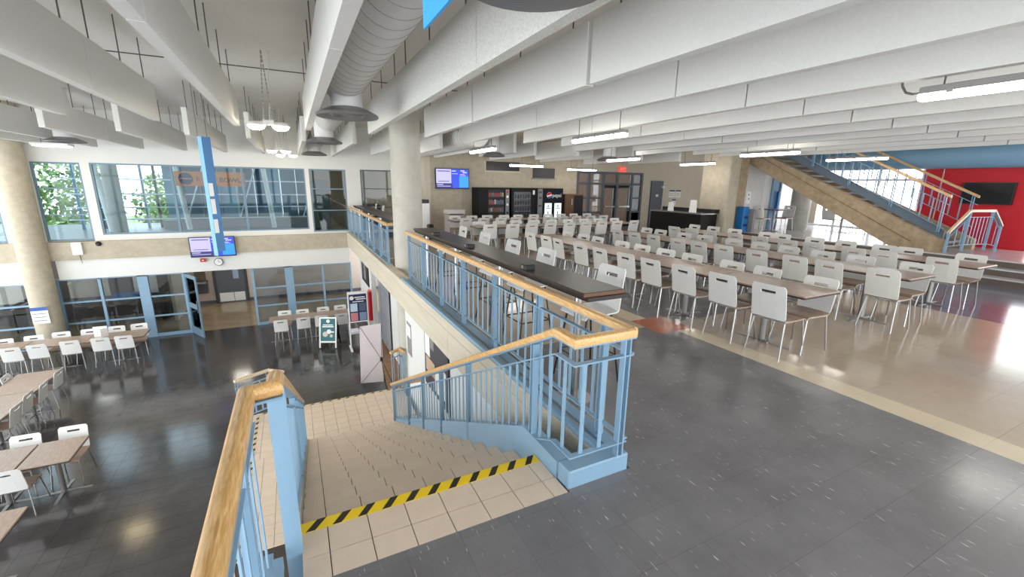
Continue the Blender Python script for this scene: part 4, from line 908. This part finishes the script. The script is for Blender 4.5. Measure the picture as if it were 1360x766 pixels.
# glazed entrance
en = thing('window_9', 'dark framed glazed entrance with transom lights', 'window', (12.4, YB, 0), kind='structure')
vs_ = [10.66, 11.25, 12.0, 12.75, 13.6, 14.15]
for v_ in vs_: part('mullion', B(v_-.05, v_+.05, YB, YB+.1, 0, 2.45), M_GREYD, en)
for i in range(5):
    a, b = vs_[i]+.05, vs_[i+1]-.05
    for z in (.05, 1.95, 2.40): part('glazing_bar', B(a, b, YB+.01, YB+.09, z-.05, z+.05), M_GREYD, en)
    if i in (0, 1, 4):
        for z in (.75, 1.35): part('glazing_bar', B(a, b, YB+.01, YB+.09, z-.04, z+.04), M_GREYD, en)
    part('pane', B(a, b, YB+.045, YB+.05, .1, 1.9), M_GLASSD, en); part('pane', B(a, b, YB+.045, YB+.05, 2.0, 2.35), M_GLASSD, en)
for a, b in ((12.05, 12.72), (12.8, 13.55)): part('door_stile', B(a, a+.08, YB+.1, YB+.15, .1, 1.9).box(b-.08, b, YB+.1, YB+.15, .1, 1.9).box(a+.08, b-.08, YB+.1, YB+.15, .1, .3).box(a+.08, b-.08, YB+.1, YB+.15, 1.78, 1.9), M_STEEL, en); part('push_bar', B(a+.06, b-.06, YB-.03, YB+.0, .95, 1.02), M_CHROME, en)
t = thing('exit_sign', 'orange-red exit sign above the glazed entrance', 'sign', (12.9, YB-.1, 2.5)); part('case', B(12.72, 13.08, YB-.1, YB-.04, 2.48, 2.66), emis('exit_red', (235, 70, 50), .8), t); text('EXIT', .13, M_PAPER, t, (12.9, YB-.104, 2.57))
t = thing('door_4', 'dark slate door with a small white plate right of the entrance', 'door', (15.0, YB-.03, 0), kind='structure'); part('leaf', B(14.68, 15.40, YB-.05, YB, 0, 2.12), mat('slate_door', (74, 82, 92), .5), t); part('door_plate', B(14.98, 15.14, YB-.055, YB-.05, 1.42, 1.52), M_PAPER, t); part('closer', B(15.3, 15.42, YB-.12, YB-.05, 1.8, 1.9), M_PAPER, t)
t = thing('notice', 'cluster of white notices with dark headings beside the slate door', 'notice', (16.2, YB-.02, 1.2))
for a, b, c, d in ((15.85, 16.2, 1.38, 1.72), (16.25, 16.6, 1.38, 1.72), (16.08, 16.32, 1.0, 1.3)): sh = part('sheet', B(a, b, YB-.012, YB-.002, c, d), M_PAPER, t); part('heading', B(a, b, YB-.013, YB-.01, d-.06, d), M_NAVY, sh); part('print_line', B(a+.05, b-.05, YB-.013, YB-.01, d-.16, d-.14).box(a+.05, b-.08, YB-.013, YB-.01, d-.24, d-.22), M_GREY, t)
t = thing('serving_counter', 'long black serving counter with a pale top strip', 'counter', (11.7, 10.6, 0)); part('front', B(11.42, 12.15, 9.55, 11.7, 0, 1.03), mat('counter_black', (28, 23, 21), .5, spec=.25), t); part('top', G().cbox(11.38, 12.18, 9.5, 11.75, 1.03, 1.07, .008), M_CHROME, t); part('back_ledge', B(12.0, 12.18, 9.5, 11.75, 1.07, 1.18), M_BLACK, t)
single('sign_card', G().prism([(11.6, 1.07), (11.66, 1.07), (11.63, 1.36)], 'y', 10.9, 11.12), M_PAPER, 'white tent card on the black serving counter, left one', 'sign')
single('sign_card', G().prism([(11.6, 1.07), (11.66, 1.07), (11.63, 1.46)], 'y', 9.95, 10.2), M_PAPER, 'white sign card on the black serving counter, right one', 'sign')

# ------------------------------------------------------------------ lower hall signs
t = thing('sandwich_board', 'white framed sandwich board with a teal poster', 'sign', (.66, 13.82, ZL), math.radians(-24))
def tilt(g, hinge, ang):
    c, s = math.cos(ang), math.sin(ang); g.v = [(x, y*c+(z-hinge)*s, hinge-y*s+(z-hinge)*c) for x, y, z in g.v]; return g
for sgn, nm in ((1, 'front'), (-1, 'rear')):
    a = math.radians(13)*sgn; hz = .95
    link('frame', tilt(G().box(-.26, -.22, -.015, .015, 0, hz).box(.22, .26, -.015, .015, 0, hz).box(-.22, .22, -.015, .015, hz-.05, hz).box(-.22, .22, -.015, .015, .16, .21), hz, a).mesh('frame', M_PAPER if sgn > 0 else M_BLACK), t)
    link('poster', tilt(B(-.22, .22, -.008, .008, .21, hz-.05), hz, a).mesh('poster', M_TEALP if sgn > 0 else M_BLACK), t)
a = math.radians(13); pr = lambda g, m, nm='print': link(nm, tilt(g, .95, a).mesh(nm, m), t)
pr(G().prism(arc(0, .82, .055, 0, 360, 20)[:-1], 'y', -.012, -.009), M_PAPER, 'round_mark'); pr(B(-.15, .15, -.012, -.009, .69, .72).box(-.17, .17, -.012, -.009, .635, .67), M_PAPER, 'print_line')
pr(G().prism(arc(-.08, .42, .08, 0, 360, 14)[:-1], 'y', -.012, -.009), M_CREAM, 'cup_print'); pr(G().prism(arc(.03, .50, .07, 0, 360, 14)[:-1], 'y', -.013, -.010), M_PAPER, 'cup_print'); pr(G().prism(arc(.10, .37, .05, 0, 360, 14)[:-1], 'y', -.012, -.009), M_CREAM, 'cup_print'); pr(B(.06, .18, -.012, -.009, .47, .51), M_PAPER, 'print_line')
t = thing('display_stand', 'tall white display stand with leaflets on a dark board', 'display stand', (1.46, 13.3, ZL))
part('board', B(1.20, 1.78, 13.28, 13.31, -2.30, -1.34), M_PAPER, t); part('dark_panel', B(1.24, 1.74, 13.27, 13.28, -2.26, -1.42), M_NAVY, t)
part('round_mark', G().prism(arc(1.32, -1.53, .06, 0, 360, 18)[:-1], 'y', 13.262, 13.27), M_PAPER, t); part('print_line', B(1.40, 1.70, 13.262, 13.27, -1.53, -1.50).box(1.44, 1.72, 13.262, 13.27, -1.59, -1.56).box(1.34, 1.66, 13.262, 13.27, -1.66, -1.635), M_PAPER, t)
for (x, z), m in zip(((1.27, -1.95), (1.52, -1.95), (1.27, -2.24), (1.52, -2.24)), (mat('leaf_pale', (190, 214, 232), .5), mat('leaf_slate', (84, 96, 120), .5), mat('leaf_pink', (206, 130, 136), .5), mat('leaf_steel', (130, 150, 176), .5))): part('leaflet', B(x, x+.2, 13.255, 13.268, z, z+.25), m, t)
part('tray', B(1.20, 1.78, 12.98, 13.30, -2.56, -2.53).box(1.20, 1.78, 12.98, 12.99, -2.53, -2.50), mat('tray_grey', (196, 198, 204), .5), t)
single('paper_stack', G().cbox(1.24, 1.44, 13.02, 13.25, -2.53, -2.47, .005), M_PAPER, 'white paper stack in the tray of the display stand', 'papers'); single('paper_stack', G().cbox(1.48, 1.62, 13.02, 13.25, -2.53, -2.46, .005), M_BIN, 'blue leaflet pack in the tray of the display stand', 'papers')
part('stand_post', B(1.19, 1.23, 13.28, 13.32, ZL+.03, -2.3).box(1.75, 1.79, 13.28, 13.32, ZL+.03, -2.3), M_PAPER, t)
for x in (1.21, 1.77): part('stand_foot', G().box(x-.03, x+.03, 13.02, 13.58, ZL, ZL+.03), M_PAPER, t)
t = thing('banner_stand', 'plain pale X-frame banner stand seen from behind on the lower floor', 'banner stand', (1.4, 10.4, ZL))
part('banner', G().add([(1.12, 10.52, -3.04), (1.64, 10.32, -3.0), (1.67, 10.40, -1.50), (1.19, 10.60, -1.58), (1.122, 10.526, -3.04), (1.642, 10.326, -3.0), (1.672, 10.406, -1.50), (1.192, 10.606, -1.58)], [(0, 1, 2, 3), (7, 6, 5, 4), (0, 4, 5, 1), (1, 5, 6, 2), (2, 6, 7, 3), (3, 7, 4, 0)]), M_FAB, t)
hub = (1.60, 10.20, -2.35)
for p in ((1.19, 10.58, -1.58), (1.67, 10.38, -1.52), (1.12, 10.50, -3.04), (1.66, 10.28, -3.0)): part('strut', G().tube(hub, p, .006, n=6), M_BLACK, t)
part('hub', G().cbox(1.57, 1.63, 10.16, 10.24, -2.39, -2.31, .01), M_BLACK, t); part('rear_leg', G().tube(hub, (1.86, 9.95, ZL+.01), .009, n=6), M_BLACK, t); part('rear_leg', G().tube(hub, (1.66, 10.02, ZL+.01), .009, n=6), M_BLACK, t)
t = thing('folding_grille', 'grey folding security grille drawn shut under the balcony', 'grille', (2.15, 13.2, ZL))
for i in range(15):
    y = 12.36+i*.115; x = 2.22+(.03 if i % 2 else 0); part('upright', B(x-.012, x+.012, y-.014, y+.014, ZL+.02, -.53), mat('grille_silver', (186, 190, 198), .4), t)
for i in range(14):
    y = 12.36+i*.115
    for z in (-2.9, -2.1, -1.3): part('lattice_link', G().tube((2.25, y, z), (2.25, y+.115, z+(.16 if i % 2 else -.16)), .006, n=5), M_STEEL, t)
part('backing', B(2.30, 2.32, 12.3, 14.05, ZL, -.47), mat('grille_dark', (52, 50, 54), .7), t); part('track', B(2.18, 2.32, 12.3, 14.05, -.52, -.47), M_DGREY, t)
t = thing('fire_extinguisher', 'tall red fire extinguisher cabinet on the white wall end', 'fire extinguisher', (2.0, 14.3, -2.5)); part('cabinet', G().cbox(1.93, 2.045, 14.22, 14.4, -2.6, -1.62, .02), M_REDX, t); part('top_cap', G().cbox(1.94, 2.04, 14.22, 14.38, -1.62, -1.56, .02), mat('cap_salmon', (226, 120, 100), .4), t)
t = thing('notice_board', 'dark framed notice board with pinned papers on the lower white wall', 'notice board', (1.93, 6.6, -1.6))
part('backing', B(1.93, 1.95, 6.0, 7.35, -1.75, -.60), M_DGREY, t); part('frame', B(1.92, 1.94, 5.95, 6.0, -1.78, -.57), M_BLACK, t)
for k, (a, b, c, d, m) in enumerate(((7.0, 7.3, -1.15, -.65, M_PAPER), (6.75, 6.97, -.95, -.65, M_GREY), (6.72, 7.25, -1.45, -1.18, mat('pin_tan', (196, 170, 140), .6)), (6.1, 6.4, -1.6, -1.1, M_PAPER), (6.45, 6.7, -1.65, -1.25, M_PAPER), (7.05, 7.33, -1.74, -1.48, M_DGREY))): part('pinned_sheet', B(1.925, 1.93, a, b, c, d), m, t)
t = thing('poster', 'grey poster on the white wall beside the lower round column', 'poster', (1.94, 8.6, -1.5)); part('sheet', B(1.94, 1.95, 8.45, 8.8, -1.7, -1.0), M_GREY, t); part('border', B(1.935, 1.94, 8.47, 8.78, -1.3, -1.05), M_PAPER, t)
t = thing('notice_board', 'black display board on the lower wall behind the red fire cabinet', 'notice board', (2.03, 15.3, -1.5)); part('backing', B(2.02, 2.045, 14.6, 16.1, -1.55, -.62), M_BLACK, t); part('pinned_sheet', B(2.015, 2.02, 15.1, 15.5, -1.4, -.75), M_GREY, t)
t = thing('table_sign', 'white folded card standing on the long lower table', 'sign', (-4.95, 15.05, ZL+.742)); part('card', G().prism([(-.18, 0), (.10, 0), (.10, .006), (-.18, .006)], 'z', 0, .3).mesh('card', M_PAPER) and G().prism([(-5.20, 15.10), (-4.90, 15.10), (-4.90, 15.106), (-5.20, 15.106)], 'z', ZL+.742, ZL+1.03), M_PAPER, t); part('card_wing', G().prism([(-5.02, 14.98), (-4.90, 15.10), (-4.896, 15.096), (-5.016, 14.976)], 'z', ZL+.742, ZL+.98), M_PAPER, t)
single('paper_cup', G().tube((4.62, 4.05, 0), (4.62, 4.05, .07), .022, .03, n=14), M_PAPER, 'small white cup left on the floor by the red tiles', 'cup', smooth=False)

# ------------------------------------------------------------------ atrium beyond the upper windows
single('floor', B(-14, 4.4, YW+.2, 24, -.25, -.02), mat('atrium_floor', (112, 118, 122), .4), 'pale atrium floor beyond the upper windows', 'floor', kind='structure')
at_ = thing('wall_atrium', 'blue-teal glazed atrium facade seen through the long window', 'wall', (-4, 22, 0), kind='structure')
x = -4.5; i = 0
while x < 2.6:
    w = random.choice((.34, .5, .62))
    part('facade_panel', B(x, x+w-.05, 21.9+.12*(i % 3), 22.0+.12*(i % 3), -.02, 4.6), M_TEAL if i % 3 else mat('teal_light', (120, 164, 182), .25, noise=1.1, amt=.2), at_)
    part('facade_fin', B(x+w-.05, x+w-.01, 21.7, 22.2, -.02, 4.6), mat('fin_white', (210, 220, 226), .5) if i % 3 == 0 else M_BLUEG, at_); x += w; i += 1
for z in (.30, .75, 1.25, 1.8, 2.35): part('facade_rail', B(-7.4, 2.6, 21.55, 21.62, z, z+.05), mat('fin_white', (210, 220, 226), .5), at_)
part('facade_ledge', B(-4.5, 2.6, 20.9, 21.5, -.02, .3), M_GREY, at_)
for i, x in enumerate((-7.1, -6.45, -5.15, -4.75)): part('facade_post', B(x, x+.07, 21.6, 21.72, -.02, 4.6), M_DGREY if i % 2 else M_BLUEG, at_)
for i, x in enumerate((-3.9, -2.1, .3, 1.6)): part('facade_brace', G().tube((x, 21.5, .1), (x+.9, 21.5, 2.6), .03, n=8), mat('fin_white', (210, 220, 226), .5), at_)
for i, x in enumerate((-5.9, -3.6, -.75)):
    t = thing('atrium_column', '%s slanting white steel column in the atrium' % ['left', 'middle', 'right'][i], 'column', (x, 20.4, 0), group='atrium columns')
    part('shaft', G().tube((x, 20.4, -.02), (x-.35, 20.4, 4.5), .09, n=14), M_WHITE, t, smooth=True)
t = thing('atrium_column', 'round grey concrete column inside the atrium at left', 'column', (-5.6, 19.2, 0)); part('shaft', G().tube((-5.35, 19.2, -.02), (-5.35, 19.2, 4.5), .22, n=24), M_CONCG, t, smooth=True)
t = thing('food_banner', 'orange food banner with a round blue mark seen through the long window', 'banner', (-2.7, 19.9, 1.55))
part('cloth', B(-3.75, -1.55, 19.9, 19.92, 1.62, 2.14), M_ORANGE, t); part('round_mark', G().prism(arc(-3.42, 1.88, .22, 0, 360, 24)[:-1], 'y', 19.89, 19.9), M_NAVY, t); part('mark_bar', B(-3.60, -3.24, 19.885, 19.89, 1.86, 1.90), M_ORANGE, t)
text('E', .2, M_BLACK, t, (-3.05, 19.895, 1.86)); text('BOWLS', .24, M_BLACK, t, (-1.98, 19.895, 1.84))
for x in (-3.7, -1.6): part('cord', G().tube((x, 19.91, 2.14), (x, 19.91, 4.6), .006, n=5), M_ROD, t)
single('ceiling', B(.5, 4.4, YW+.2, 19.8, 2.6, 2.7), M_CREAM, 'ceiling of the side room behind the dim corner window', 'ceiling', kind='structure')
single('wall_side_room', B(.5, 4.4, 19.7, 19.9, 0, 2.6), mat('room_tan', (150, 132, 104), .7), 'tan side room wall behind the dim corner window', 'wall', kind='structure')
single('locker', G().cbox(.7, 1.35, 19.2, 19.6, 0, 1.9, .01), mat('locker_green', (84, 104, 100), .5), 'tall green-grey locker behind the dim corner window', 'locker')
single('sofa_back', G().cbox(2.5, 3.2, 18.0, 18.5, 0, 1.0, .05), M_BLACK, 'low black cabinet in the side room behind the far counter window', 'cabinet')
single('ceiling', B(-14, 4.4, YW+.2, 22.6, 4.6, 4.8), M_GREY, 'unseen grey roof added to dim the atrium beyond the upper windows', 'ceiling', kind='structure')  # opaque cover added over the atrium to keep sky light off its facade
single('ground', B(-60, 60, 22, 80, -3.4, -3.3), M_GRASS, 'grassy ground outside the atrium', 'ground')
def tree(x, y, z, r, label):
    t = thing('tree', label, 'tree', (x, y, z), group='trees outside the atrium'); part('trunk', G().tube((x, y, z), (x, y, z+r*1.6), .14, .08, n=8), M_BARK, t)
    g = G(); rnd = random.Random(int(x*10))
    for k in range(1500):
        d = Vector((rnd.gauss(0, 1), rnd.gauss(0, 1), rnd.gauss(0, 1))).normalized()*r*(rnd.random()**.4); c = Vector((x, y, z+r*1.9))+Vector((d.x, d.y, d.z*1.1))
        u = Vector((rnd.uniform(-1, 1), rnd.uniform(-1, 1), rnd.uniform(-1, 1))).normalized(); w = u.orthogonal().normalized(); s = rnd.uniform(.09, .18)
        g.add([c-u*s, c+w*s*.6, c+u*s, c-w*s*.6], [(0, 1, 2, 3)])
    part('crown', g, M_GREEN, t, kind='stuff')
for i, (x, y, r) in enumerate(((-13.4, 26.5, 2.0), (-9.2, 27, 2.1), (-6.0, 31, 1.9), (-4.9, 26, 1.5))): tree(x, y, -3.3, r, '%s leafy tree outside from the left' % ORD[i])
